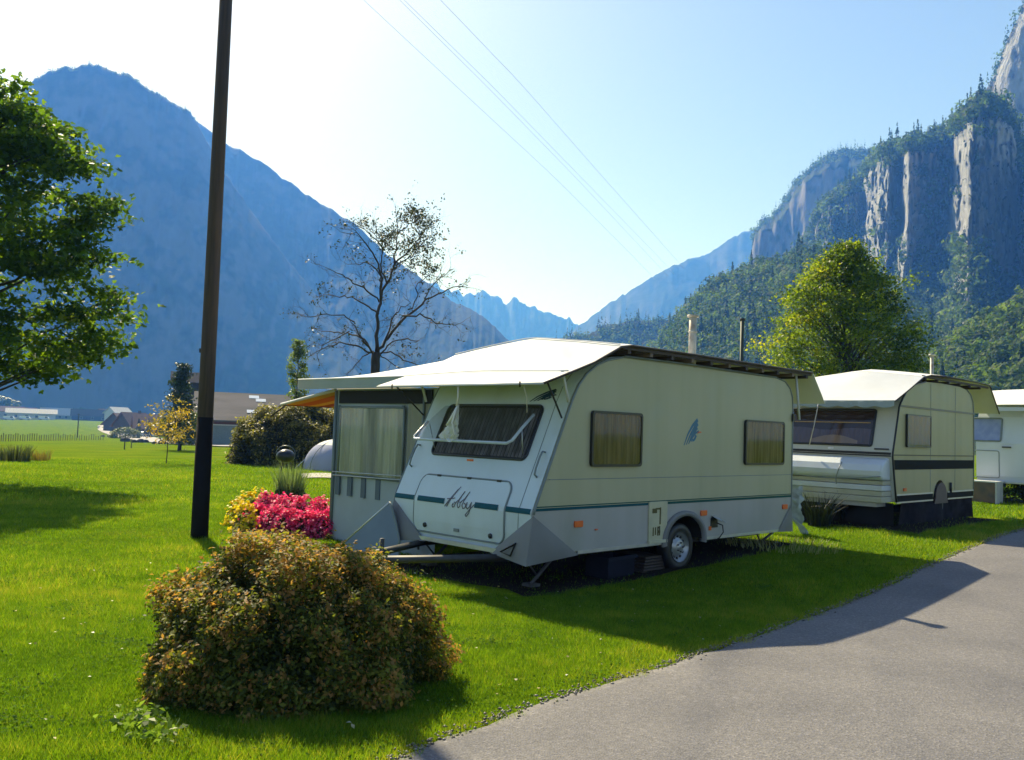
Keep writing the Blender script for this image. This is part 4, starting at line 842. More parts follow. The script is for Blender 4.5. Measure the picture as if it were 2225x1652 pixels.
# ---------------------------------------------------------------- caravan 2
O2 = sl2w(5.49, -.38)
c2 = empty('caravan', (O2[0], O2[1], 0), CARAVAN_ROT); tag(c2, 'older cream caravan with black side band standing behind the big one', 'caravan')
N2 = [(.70, .0), (.75, -.02), (1.38, -.155), (1.46, -.175), (2.17, .05), (2.28, .085), (2.45, .27), (2.6, .48), (2.70, .80), (2.745, 1.2)]
T2 = [(1.2, 2.745), (2.0, 2.765), (2.9, 2.755), (3.25, 2.72), (3.47, 2.63), (3.59, 2.50), (3.63, 2.3), (3.65, 1.5), (3.62, .70)]
def nose2(z): return float(np.interp(z, [p[0] for p in N2], [p[1] for p in N2]))
ar2 = [(2.27, .70)]+[(1.92+.30*math.cos(rad(a)), .70+.33*math.sin(rad(a))) for a in range(15, 166, 15)]+[(1.58, .70)]
b2 = MB().prism([(s, z) for z, s in N2]+T2[1:]+ar2, 'y', .0, 2.1); recalc(b2.build('body', mCream, c2))
for s in (1.46, 2.66): MB().box((s-.006, -.004, .72), (s+.006, .01, 2.72)).build('panel_joint', mTrim, c2)
MB().box((.09, -.012, 2.262), (3.63, .01, 2.295)).build('trim_strip', mSeal, c2); MB().box((-.165, -.010, 1.455), (3.652, .01, 1.475)).build('trim_strip', mSeal, c2)
mBand = mat('black_band', (.016, .017, .015), .8, spec=.15); MB().prism([(-.115, 1.225), (3.652, 1.225), (3.652, 1.385), (-.15, 1.385)], 'y', -.006, .01).build('black_band', mBand, c2)
MB().box((.02, -.008, .70), (1.57, .01, .80)).build('lower_band', mBand, c2); MB().box((2.28, -.008, .70), (3.61, .01, .80)).build('lower_band', mBand, c2)
MB().box((0, -.014, .80), (1.57, .01, .825)).build('sill_rail', mAlu, c2); MB().box((2.28, -.014, .80), (3.62, .01, .825)).build('sill_rail', mAlu, c2); MB().box((.0, -.014, .675), (1.57, .01, .70)).build('sill_rail', mAlu, c2); MB().box((2.28, -.014, .675), (3.6, .01, .70)).build('sill_rail', mAlu, c2)
rl = MB(); rl.tube([(nose2(z)-.003, -.006, z) for z in np.linspace(.70, 2.745, 26)], .016, 6); rl.build('corner_rail', mSeal, c2)
rl = MB(); rl.tube([(3.635, -.004, .72), (3.66, -.004, 1.5), (3.64, -.004, 2.3), (3.59, -.004, 2.51), (3.47, -.004, 2.635), (3.25, -.004, 2.725)], .011, 6); rl.build('corner_rail', mTrim, c2)
window(c2, (.35, -.002, 1.60), (1, 0, 0), (0, 0, 1), 1.05, .555, glassmat('brown_glass', (.62, .54, .30), clear=.64), curt_m=clothmat('dark_orange_curtain', (.20, .15, .03), trans=.2, fold_shade=9), folds=5, r=.03, fw=.024)
MB().box((.28, -.02, .87), (.38, -.002, .92)).build('reflector', mOrange, c2)
sp = MB().prism([(1.60, .62)]+[(1.92+.27*math.cos(rad(a)), .72+.27*math.sin(rad(a))) for a in range(180, -1, -15)]+[(2.24, .62)], 'y', -.03, -.012); recalc(sp.build('wheel_cover', mat('brown_wheel_cover', (.12, .085, .08), .6), c2))
wheel(c2, (1.92, .04, .60), .29, .17)
MB().tube([(2.40, -.02, .80), (2.40, -.02, .98)], .022, 6).build('wind_up_handle', mSeal, c2)
# its nose: window, band, locker
fz = sorted(set([p[0] for p in N2]+list(np.linspace(.7, 2.74, 30))))
def n2(l, z, off=0):
    dz = .02; ds = nose2(z+dz)-nose2(z-dz); nn = Vector((-2*dz, 0, ds)).normalized(); return Vector((nose2(z)+nn.x*off, l, z+nn.z*off))
f2 = MB(); nz = len(fz); f2.add([n2(l, z, .005) for l in (.01, 2.09) for z in fz], [(i, nz+i, nz+i+1, i+1) for i in range(nz-1)], True); recalc(f2.build('front_panel', mat('beige_front', (.56, .56, .49), .45, var=(.48, .48, .42), scale=1.4, stretch=(1, 1, .3)), c2, solid=.003))
f2 = MB(); strip(f2, [(.02, 1.47), (2.08, 1.47)], lambda a, b, t: n2(a, b, .006+t), .06, .008); f2.build('front_band', mSeal, c2)
fz2 = [(.36+a, 1.60+b) for a, b in rrect(1.62, .60, .03)]
w2 = ring_on(lambda a, b: n2(a, b, .014), fz2, .020, 'window', mSeal, c2)
recalc(MB().grid(lambda u, v: n2(.37+1.6*u, 1.61+v*.58, .008), 4, 6).build('window_opening', mat('brown_interior', (.05, .028, .02), .8), w2))
MB().grid(lambda u, v: n2(.40+1.5*u, 1.62+v*(.25+.02*math.sin(u*9)), .013+.004*math.sin(u*90)), 180, 4).build('curtain', clothmat('mauve_curtain', (.19, .16, .19), trans=.2), w2)
MB().grid(lambda u, v: n2(.60+.85*u, 1.625+v*(.05+.09*math.sin(u*math.pi)), .020), 14, 3).build('cushion', mat('beige_cushion', (.42, .36, .28), .9), w2)
MB().box((-.01, 0, -.008), (.0, 1.45, .008)).build('curtain_rod', mat('brass_rod', (.4, .25, .1), .4), w2).location = n2(.42, 1.98, .02)
MB().grid(lambda u, v: n2(.38+1.58*u, 1.615+v*.57, .022), 2, 4).build('pane', glassmat('front_glass', (.8, .72, .7), clear=.58), w2)
MB().box((-.004, -.05, -.018), (.006, .05, .018)).build('number_plate', mat('white_plate', (.75, .75, .78), .4), c2).location = n2(1.05, 1.54, .01)
f2 = MB(); strip(f2, [(.06, 1.55), (.30, 1.55)], lambda a, b, t: n2(a, b, .008+t), .02, .02); f2.build('grab_bar', mSeal, c2)
# rounded locker box on the drawbar
mGRP = mat('pale_grp', (.62, .68, .74), .35, var=(.55, .6, .66), scale=2)
lk = MB(); prof = [(-.10, 1.42), (-.30, 1.38), (-.42, 1.30), (-.47, 1.20), (-.46, 1.10), (-.40, 1.05), (-.10, 1.04)]
recalc(lk.prism(prof, 'y', .05, 2.05).build('locker_lid', mGRP, c2, bevel=.035, seg=3))
MB().tube([(-.475, .06, 1.115), (-.485, .5, 1.06), (-.485, .78, 1.05), (-.485, 1.1, 1.04), (-.475, 2.0, 1.10)], .008, 5).build('lid_seam', mTrim, c2)
MB().tube([(-.44, .72, 1.32), (-.48, .76, 1.2), (-.485, .80, 1.06), (-.47, .80, .95)], .008, 5).build('strap', mTrim, c2)
mYell = mat('yellowed_panel', (.50, .50, .42), .5, var=(.4, .39, .28), scale=2)
for z0, z1, o_ in ((.97, 1.04, .38), (.88, .965, .42), (.79, .875, .41), (.69, .785, .44)): MB().box((-o_, .06, z0), (-.02, 2.04, z1)).build('locker_panel', mYell if o_ != .42 else mGRP, c2, bevel=.01)
MB().box((-.42, .15, .62), (.0, 1.9, .688)).build('locker_floor', mWhiteLow, c2)
MB().cyl((-.02, .75, .55), (-.9, 1.0, .55), .035, 8).build('drawbar', mBlackSteel, c2)
MB().box((.1, .2, .50), (3.5, .28, .62)).build('chassis', mBlackSteel, c2)
# skirting and clutter below
sk2 = MB(); sk2.grid(lambda u, v: (.25+u*3.3, .02+.03*math.sin(u*23)+.05*v*math.sin(u*9+1), .69-v*(.40+.02*math.sin(u*31))), 60, 5); sk2.build('skirt_cloth', mat('dark_skirt_cloth', (.030, .027, .034), .9, var=(.015, .013, .016), spec=.1), c2)
sk2 = MB(); sk2.grid(lambda u, v: (-.1+.04*math.sin(u*17), 2.0*u, .68-v*.38), 30, 4); sk2.build('skirt_cloth', mBlack, c2)
r2 = empty('protective_roof', (O2[0], O2[1], 0), CARAVAN_ROT); tag(r2, 'white tarpaulin roof with scalloped valance over the second, cream caravan', 'roof cover')
c2r = lambda l, s: .12*(1-min(1, abs((l-.95)/1.06))**1.15)
P2 = [(-.31, 2.345), (.20, 2.54), (.85, 2.80), (1.2, 2.86), (1.8, 2.885), (3.0, 2.885), (4.25, 2.87)]
sheet(P2[:3], -.10, 2.0, lambda l, s: c2r(l, s)*float(sstep(-.3, .85, s)), 'front_flap', mTarp2, r2); sheet([(.85, 2.803)]+P2[3:], -.10, 2.0, c2r, 'roof_sheet', mTarp, r2)
sheet([(4.25, 2.868), (4.5, 2.66), (4.85, 2.33)], -.10, 2.0, lambda l, s: c2r(l, s)*max(0, (4.85-s)/.6), 'rear_flap', mTarp2, r2)
mb = MB(); mb.tube([(s, -.10, z-.005) for s, z in P2+[(4.85, 2.33)]], .012, 6); mb.build('edge_tube', mBatten, r2)
MB().box((.9, -.08, 2.80), (4.25, -.05, 2.84)).build('side_batten', mBatten, r2)
for s in np.arange(1.0, 4.2, .55): MB().box((s, -.08, 2.76), (s+.05, 1.9, 2.80)).build('roof_batten', mBatten, r2)
va = MB(); va.grid(lambda u, v: (-.315+.01*math.sin(u*40), -.08+2.05*u, 2.345-v*(.085+.03*abs(math.sin(u*math.pi*6.5)))), 78, 3); va.build('scalloped_valance', clothmat('blue_grey_valance', (.36, .44, .48), trans=.3), r2)
MB().tube([(-.32, 1.20, 2.33), (-.34, 1.27, 1.9), (-.33, 1.36, 1.55)], .009, 5).build('tie_cord', mat('old_cord', (.6, .55, .5), .7), r2)

# ---------------------------------------------------------------- caravan 3 (only its nose corner is in the picture)
O3 = sl2w(14.6, -1.0); z3 = float(terrain(*O3))
c3 = empty('caravan', (O3[0], O3[1], z3), CARAVAN_ROT); tag(c3, 'white caravan cut by the right edge of the photo, farthest of the row', 'caravan')
mW3 = mat('cool_white_wall', (.66, .70, .76), .4, var=(.6, .64, .7), scale=1)
N3 = [(.50, .05), (.65, .0), (1.45, -.05), (2.1, .10), (2.35, .25), (2.5, .5)]
recalc(MB().prism([(s, z) for z, s in N3]+[(5.0, 2.55), (5.2, 2.3), (5.2, .5)], 'y', 0, 2.3).build('body', mW3, c3))
def n3(l, z, off=0): s = float(np.interp(z, [p[0] for p in N3], [p[1] for p in N3])); return Vector((s-off, l, z))
w3 = ring_on(lambda a, b: n3(a, b, .012), [(1.74+a, 1.50+b) for a, b in rrect(.85-.30+.25, .56, .04)], .022, 'window', mTrim, c3)
recalc(MB().grid(lambda u, v: n3(1.76+.76*u, 1.52+.53*v, .008), 3, 5).build('pane', mat('sky_blue_blind', (.33, .38, .62), .15, var=(.25, .3, .55)), w3))
ring_on(lambda a, b: n3(a, b, .008), [(1.78+a, .60+b) for a, b in rrect(.74, .66, .05)], .009, 'locker_hatch', mTrim, c3)
MB().box((-.03, 0, -.015), (.0, .2, .015)).build('grab_bar', mSeal, c3).location = n3(1.5, 1.36, .02)
MB().box((-.04, .02, .48), (.05, 2.28, .52)).build('sill_rail', mAlu, c3)
wheel(c3, (2.6, .03, .28), .28, .18)
MB().box((.1, .2, .35), (5.0, .28, .48)).build('chassis', mBlackSteel, c3)
r3 = empty('protective_roof', (O3[0], O3[1], z3), CARAVAN_ROT); tag(r3, 'bright white roof cover over the farthest caravan at the right edge', 'roof cover')
sheet([(-.45, 2.32), (0, 2.5), (.5, 2.72), (1.0, 2.77), (5.5, 2.77)], -.15, 2.6, lambda l, s: .06*(1-((l-1.2)/1.4)**2), 'roof_sheet', mTarp, r3)
MB().grid(lambda u, v: (-.45, -.15+2.75*u, 2.32-.09*v), 20, 1).build('valance', mTarp2, r3)
for z in (2.55, 2.66):
    MB().tube([(float(np.interp(z, [2.32, 2.5, 2.72], [-.45, 0, .5]))-.01, l, z+.02) for l in np.linspace(-.1, 2.55, 8)], .008, 5).build('welded_seam', mTarp2, r3)
# low bench with brown board below it
tb = empty('low_bench', (*sl2w(14.2, 1.02), z3), CARAVAN_ROT); tag(tb, 'low white-topped box with rusty brown front beneath the farthest caravan', 'box')
MB().box((-.25, -.38, .50), (.25, .42, .53)).build('top', mat('white_board_top', (.72, .72, .7), .5), tb); MB().box((-.24, -.34, .02), (-.20, .40, .50)).build('front_board', mat('rusty_board', (.19, .12, .075), .8, var=(.10, .085, .07), scale=4), tb)
MB().box((-.24, -.37, 0), (.24, -.33, .50)).build('side_board', mat('white_side', (.6, .6, .6), .6), tb); MB().box((.2, -.33, 0), (.24, .4, .5)).build('back_board', mWood, tb)
# crumpled plastic sheet between the first two caravans
pl = MB(); pl.grid(lambda u, v: (.25*u+.05*mnoise.noise(Vector((u*5, v*6, 1))), .30*math.sin(u*5)+.14*mnoise.noise(Vector((u*6, v*7, 3))), .95-.80*v*(.75+.25*math.sin(u*8))+.05*mnoise.noise(Vector((u*9, v*3, 5)))), 22, 26, False)
o = pl.build('plastic_sheet', mat('crumpled_white_plastic', (.52, .58, .64), .35, var=(.3, .34, .38), scale=8), None); o.location = (*sl2w(3.35, .55), .0); o.rotation_euler = (0, 0, CARAVAN_ROT+.2); tag(o, 'crumpled greyish plastic sheet hanging between the first two caravans', 'sheet')
# bare soil under the caravans
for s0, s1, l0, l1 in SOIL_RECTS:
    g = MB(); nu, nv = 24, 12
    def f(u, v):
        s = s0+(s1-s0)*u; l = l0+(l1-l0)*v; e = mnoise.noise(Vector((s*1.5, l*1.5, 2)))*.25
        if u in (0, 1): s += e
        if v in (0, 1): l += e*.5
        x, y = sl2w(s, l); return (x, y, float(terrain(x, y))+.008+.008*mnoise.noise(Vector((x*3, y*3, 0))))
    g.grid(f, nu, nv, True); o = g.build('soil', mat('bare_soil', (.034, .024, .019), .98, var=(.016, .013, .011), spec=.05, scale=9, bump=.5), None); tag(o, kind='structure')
# ================================================================== VEGETATION
def leaves(name, P, size, mat_, parent, tint, up=.5, aspect=.55, seed=0, star=False, norm=None, fold=.12):
    """many small folded leaves; P (n,3) centres in the parent's frame"""
    r = np.random.default_rng(seed); n = len(P); P = np.asarray(P, float)
    nn = r.normal(0, 1, (n, 3)); nn[:, 2] += up*2
    if norm is not None: nn += norm*1.2
    nn /= np.linalg.norm(nn, axis=1)[:, None]
    t = r.normal(0, 1, (n, 3)); u = np.cross(nn, t); u /= np.linalg.norm(u, axis=1)[:, None]+1e-9; v = np.cross(nn, u)
    L = (size if np.ndim(size) else np.full(n, size))*r.uniform(.65, 1.3, n); L = L[:, None]; Wd = L*aspect
    if not star:
        V = np.stack([P-u*L*.5, P+v*Wd*.5+nn*L*fold, P+u*L*.5, P-v*Wd*.5+nn*L*fold], 1); F = np.arange(n*4).reshape(-1, 4); k = 4; T = tint
    else:   # broad lobed leaf: three blades fanned out from the stalk
        Vs = []
        for a in (-.95, 0, .95):
            d = u*math.cos(a)+v*math.sin(a); s = -u*math.sin(a)+v*math.cos(a); ln = L*(.85 if a else 1.0)
            Vs.append(np.stack([P-u*L*.25, P-u*L*.25+d*ln*.55+s*ln*.30+nn*L*fold, P-u*L*.25+d*ln, P-u*L*.25+d*ln*.55-s*ln*.30+nn*L*fold*.5], 1))
        V = np.concatenate(Vs, 1); F = np.arange(n*12).reshape(-1, 4); k = 4; T = np.repeat(tint, 3)
    return fast_mesh(name, V.reshape(-1, 3), F, k, mat_, parent, tint=np.clip(T, 0, 1))
barkm = mat('grey_bark', (.10, .085, .07), .85, var=(.05, .042, .035), scale=14, stretch=(1, 1, .3), bump=.6)
darkbark = mat('dark_bark', (.045, .04, .04), .85, var=(.025, .022, .022), scale=14, stretch=(1, 1, .3), bump=.6)

# ---- foreground bush (bronze-tipped)
def bush(name, loc, rx, ry, h, n, size, mat_, label, lobes=9, tips=True, seed=3, cat='bush', up=.4, group=None, stems=True, dens=.5, tipw=1.0, tbias=0.):
    r = np.random.default_rng(seed); e = empty(name, loc); tag(e, label, cat, group)
    a = r.uniform(0, 2*math.pi, n); c = r.random(n)**.85*1.12-.12; c = np.clip(c, -.1, 1); sphi = np.sqrt(1-np.clip(c, 0, 1)**2)
    d = np.stack([np.cos(a)*sphi, np.sin(a)*sphi, np.maximum(c, 0)], 1)
    lumps = np.zeros(n); 
    for i in range(n): lumps[i] = mnoise.fractal(Vector(d[i]*2.3)+Vector((seed*3.1, 0, 0)), .7, 2.2, 3)
    inner = r.random(n)**dens; rad_ = (.80+.22*inner)*(1+.20*lumps)
    rad_ = np.where(inner < .15, rad_*r.uniform(.4, 1, n), rad_)
    # the flanks bulge: widest a little above the ground
    prof = np.sqrt(np.clip(1-(np.clip(c, 0, 1))**2.6, 0, 1))
    P = np.stack([np.cos(a)*prof*rx*rad_, np.sin(a)*prof*ry*rad_, np.clip(c*h*rad_, .02, None)], 1)
    P += r.normal(0, size*.5, P.shape); P[:, 2] = np.maximum(P[:, 2], .015)
    T = np.clip(.30+.34*lumps+r.normal(0, .16, n)+tbias, 0, .72)
    if tips:
        l2 = np.array([mnoise.noise(Vector(q*14)) for q in (P/max(rx, ry))]); outer = (inner > .35) & (r.random(n) < np.clip(.04+.65*(P[:, 2]/h)**1.6+.8*lumps+1.5*l2, 0, .95)*tipw); T = np.where(outer, np.clip(r.normal(.86, .09, n), .7, 1), T)
    if stems:   # shoots that break the outline, with leaves along them
        ns = 230; ai = r.integers(0, n, ns*3); ai = ai[(P[ai, 2] > h*.35)][:ns]; Q = P[ai]; dn_ = d[ai]+r.normal(0, .35, (len(ai), 3))+np.array([0, 0, .6]); dn_ /= np.linalg.norm(dn_, axis=1)[:, None]
        L_ = r.uniform(.03, .14, len(ai)); sh = (Q[:, None]+dn_[:, None]*(L_[:, None]*np.linspace(.1, 1, 9)[None])[..., None]).reshape(-1, 3)+r.normal(0, size*.25, (len(ai)*9, 3))
        P = np.concatenate([P, sh]); d = np.concatenate([d, np.repeat(dn_, 9, 0)]); T = np.concatenate([T, np.clip(np.repeat(r.choice([.5, .68, .85], len(ai)), 9)+r.normal(0, .06, len(sh)), 0, 1)])
    leaves('foliage', P, size, mat_, e, T, up=up, norm=d, seed=seed)
    if stems:
        mb = MB()
        for k in range(26):
            aa = r.uniform(0, 6.28); q = r.uniform(.2, .9); mb.tube([(.1*math.cos(aa)*rx, .1*math.sin(aa)*ry, 0), (.5*q*rx*math.cos(aa), .5*q*ry*math.sin(aa), h*.4), (q*rx*math.cos(aa+.2), q*ry*math.sin(aa+.2), h*.82*math.sqrt(1-q*q*.8))], [size*.3+.004, size*.2+.003, .002], 5)
        mb.build('stems', darkbark, e)
    return e
mBush = leafmat('bronze_leaves', [(0, (.018, .028, .010)), (.3, (.055, .075, .016)), (.6, (.14, .17, .025)), (.72, (.22, .23, .035)), (.8, (.25, .17, .05)), (1, (.44, .24, .08))], trans=.42, tcol=1.9, tsat=(1.1, 1.0, .45), gloss=.2, rough=.6)
bx_, by_ = -1.37, 5.94
bush('shrub', (bx_, by_, -.01), 0.91, .90, .85, 84000, .033, mBush, 'low bronze and green leafy shrub on the lawn in the foreground', seed=3, tipw=.8, tbias=.08)
# long shoots breaking the outline
def shoots(parent_name, label): pass
mHedge = leafmat('hedge_leaves', [(0, (.02, .022, .010)), (.3, (.06, .06, .018)), (.6, (.14, .13, .03)), (.72, (.20, .19, .04)), (.85, (.30, .25, .07)), (1, (.42, .33, .10))], trans=.42, tcol=1.2, gloss=.3)
hx_, hy_, _z = at(640, 1010, 34)
bush('large_shrub', (hx_+.0, 35.2, -.05), 2.75, 2.0, 2.33, 60000, .11, mHedge, 'big rounded olive shrub behind the flower bed and grill', seed=8, tipw=.7, stems=False)
bush('large_shrub', (hx_+2.9, 36.4, -.05), 2.2, 1.8, 2.0, 26000, .11, mHedge, 'olive shrub partly hidden behind the awning tent and dome tent', seed=9, tipw=.7, stems=False)
# ---- pale sward clump far left, junipers near caravans
mReed = leafmat('reed_leaves', [(0, (.02, .025, .012)), (.5, (.06, .075, .03)), (1, (.2, .2, .09))], trans=.3)
def blades(name, loc, n, h, w, sp, mat_, label, cat, seed=0, lean=.5, parent=None, tb=.5):
    r = np.random.default_rng(seed); e = parent or tag(empty(name, loc), label, cat)
    a = r.uniform(0, 6.28, n); q = np.sqrt(r.random(n))*sp; b = np.stack([q*np.cos(a), q*np.sin(a), np.zeros(n)], 1)
    hh = h*r.uniform(.5, 1.1, n); la = a+r.normal(0, .6, n); ln = lean*hh*r.uniform(.1, 1, n)
    t = np.stack([np.cos(r.uniform(0, 6.28, n)), np.sin(r.uniform(0, 6.28, n)), np.zeros(n)], 1)*w/2
    m1 = b+np.stack([np.cos(la)*ln*.35, np.sin(la)*ln*.35, hh*.6], 1); tp = b+np.stack([np.cos(la)*ln, np.sin(la)*ln, hh], 1)
    V = np.stack([b-t, b+t, m1+t*.8, m1-t*.8, m1-t*.8, m1+t*.8, tp+t*.1, tp-t*.1], 1).reshape(-1, 3)
    fast_mesh('leaf_blades', V, np.arange(n*8), 4, mat_, e, tint=np.repeat(np.clip(r.normal(tb, .2, n), 0, 1), 2)); return e
gx, gy, gz = G(28, 1003); blades('reed_clump', (gx, gy, gz), 420, .58, .03, .55, mReed, 'small clump of upright reeds on the lawn at the left edge', 'plant', 2)
gx, gy, gz = G(88, 1002); blades('reed_clump', (gx, gy, gz), 160, .45, .02, .3, leafmat('dry_stalks', [(0, (.1, .08, .03)), (1, (.3, .22, .06))], trans=.3), 'sparse yellowish stalks beside the reed clump on the lawn', 'plant', 3)

# ---- flower bed
FB = G(610, 1162); 
mPet = leafmat('pink_petals', [(0, (.30, .012, .07)), (.4, (.68, .05, .20)), (.75, (.82, .13, .30)), (1, (.95, .5, .55))], trans=.38, tcol=1.25, tsat=(1.2, .6, .8), gloss=.3)
mBegL = leafmat('begonia_leaves', [(0, (.018, .022, .010)), (.6, (.045, .05, .018)), (1, (.10, .06, .03))], trans=.25)
mYelP = leafmat('yellow_petals', [(0, (.45, .30, .01)), (.5, (.75, .52, .01)), (1, (.85, .75, .05))], trans=.35, tcol=1.2, gloss=.2)
bed = MB(); 
def bedf(u, v):
    px, py = 505+u*235, 1172-42*v; x, y, z = G(px, py); return (x, y, z+.02+.06*math.sin(math.pi*min(1, max(0, v)))*math.sin(math.pi*min(1, u+.08)))
bed.grid(bedf, 20, 8, True); o = bed.build('flower_bed', mat('dark_bed_soil', (.04, .03, .022), .95, bump=.5, scale=14)); tag(o, kind='structure')
def flower_plant(name, loc, rx, h, nl, nf, ml, mf, label, seed, group, ls=.06, fs=.055, cat='flower'):
    r = np.random.default_rng(seed); e = tag(empty(name, loc), label, cat, group)
    def cloud(n, shell):
        a = r.uniform(0, 6.28, n); c = r.random(n); sp = np.sqrt(1-c*c); k = (r.random(n)**.5) if not shell else r.uniform(.85, 1.12, n)
        return np.stack([np.cos(a)*sp*rx*k, np.sin(a)*sp*rx*k, np.maximum(.02, c*h*k)], 1)
    leaves('foliage', cloud(nl, False)*np.array([1, 1, .88]), ls, ml, e, r.random(nl), seed=seed, aspect=.8)
    C = cloud(nf, True); k = 5; P = np.repeat(C, k, 0)+r.normal(0, fs*.35, (nf*k, 3)); leaves('flowers', P, fs, mf, e, np.repeat(r.random(nf), k)*.7+.3*r.random(nf*k), seed=seed+1, aspect=.85, up=.3, norm=(P/np.linalg.norm(P, axis=1)[:, None])); return e
k = 0
for px, py, lab in [(560, 1150, 'pink begonia at the left end of the bed, mixed with yellow'), (596, 1158, 'pink begonia second from the left in the front row of the bed'), (632, 1163, 'pink begonia third from the left in the front row of the bed'), (668, 1166, 'pink begonia fourth from the left in the front row of the bed'), (704, 1168, 'pink begonia in the front row touching the grey tent corner'),
                    (580, 1128, 'pink begonia at the left of the back row of the bed'), (618, 1134, 'pink begonia in the back row under the ornamental grass'), (655, 1138, 'pink begonia in the back row right of the ornamental grass'), (693, 1142, 'pink begonia in the back row nearest the grey tent')]:
    x, y, z = G(px, py); flower_plant('begonia', (x, y, z), .27, .36 if k < 5 else .42, 620, 170, mBegL, mPet, lab, 20+k, 'pink begonias in the flower bed'); k += 1
for px, py, lab in [(516, 1142, 'yellow flowering plant at the far left tip of the bed'), (531, 1158, 'yellow flowering plant with brown leaves at the front left of the bed'), (536, 1122, 'tall yellow flowering plant behind the left end of the pink begonias'), (562, 1108, 'loose yellow flowers left of the ornamental grass')]:
    x, y, z = G(px, py); flower_plant('yellow_flower', (x, y, z), .2, .42, 260, 60 if k < 12 else 34, leafmat('light_leaves_%s' % 'abcd'[k-9], [(0, (.05, .07, .01)), (1, (.20, .22, .03))], trans=.4), mYelP, lab, 40+k, 'yellow flowers at the left of the bed'); k += 1
x, y, z = G(628, 1108); e = flower_plant('ornamental_grass', (x, y, z), .36, .60, 1500, 0, mBegL, mPet, 'upright grey-green ornamental grass above a dark mound in the bed', 60, None, cat='plant')
blades('', (0, 0, 0), 620, .86, .014, .2, leafmat('grey_green_blades', [(0, (.07, .10, .05)), (.6, (.16, .21, .11)), (1, (.34, .38, .24))], trans=.3), '', '', 5, .38, parent=e)
for pxx, pyy, lab in ((1778, 1118, 'dark spiky juniper in front of the cream caravan nose'), (1835, 1108, 'thin trailing juniper sprays at the cream caravan locker')):
    X, Y, Z = G(pxx, pyy+25); ee = blades('juniper', (X, Y, Z), 190 if pxx < 1800 else 80, .52, .022, .16, leafmat('juniper_needles_%d' % (pxx % 7), [(0, (.010, .016, .012)), (1, (.035, .045, .03))], trans=.1), lab, 'plant', pxx, 1.0, tb=.4)
X, Y, Z = G(2212, 1092); bush('dark_shrub', (X+.25, Y, Z), .75, .6, 1.15, 9000, .06, leafmat('dark_shrub_leaves', [(0, (.012, .02, .014)), (1, (.06, .08, .05))], trans=.2), 'dark spiky shrub at the right edge by the farthest caravan', seed=31, tips=False)
bl = blades('weed_tuft', (*G(1700, 1188)[:3],), 500, .10, .012, .8, leafmat('weed_leaves', [(0, (.12, .12, .05)), (1, (.4, .38, .22))], trans=.4), 'pale low weeds in the sun behind the big caravan', 'plant', 77, .8)
gx, gy, gz = G(262, 1560)
# weeds near the bottom-left of the shrub
for px, py, sd, lab in ((305, 1575, 1, 'leafy weed at the left foot of the foreground shrub'), (330, 1610, 2, 'leafy weed below the left end of the foreground shrub')):
    x, y, z = G(px, py); r = np.random.default_rng(sd); n = 90; P = np.stack([r.normal(0, .09, n), r.normal(0, .07, n), r.uniform(.01, .10, n)], 1); e = tag(empty('weed', (x, y, z)), lab, 'weed'); leaves('foliage', P, .045, leafmat('weed_green_%d' % sd, [(0, (.07, .12, .02)), (1, (.2, .28, .06))], trans=.45), e, r.random(n), seed=sd, aspect=.6)

# ---- trees
def tree_limbs(mb, base, tips, r0, r1, wob=.3, seed=0, n=7, sub=0):
    r = random.Random(seed)
    for t in tips:
        b, t = Vector(base), Vector(t); L = (t-b).length; pts = []
        for i in range(n+1):
            q = i/n; p = b.lerp(t, q)+Vector((r.uniform(-1, 1), r.uniform(-1, 1), r.uniform(-.6, .8)))*wob*L*.08*math.sin(math.pi*q); pts.append(p)
        mb.tube(pts, [r0*(1-q/n)+r1*(q/n) for q in range(n+1)], 6)
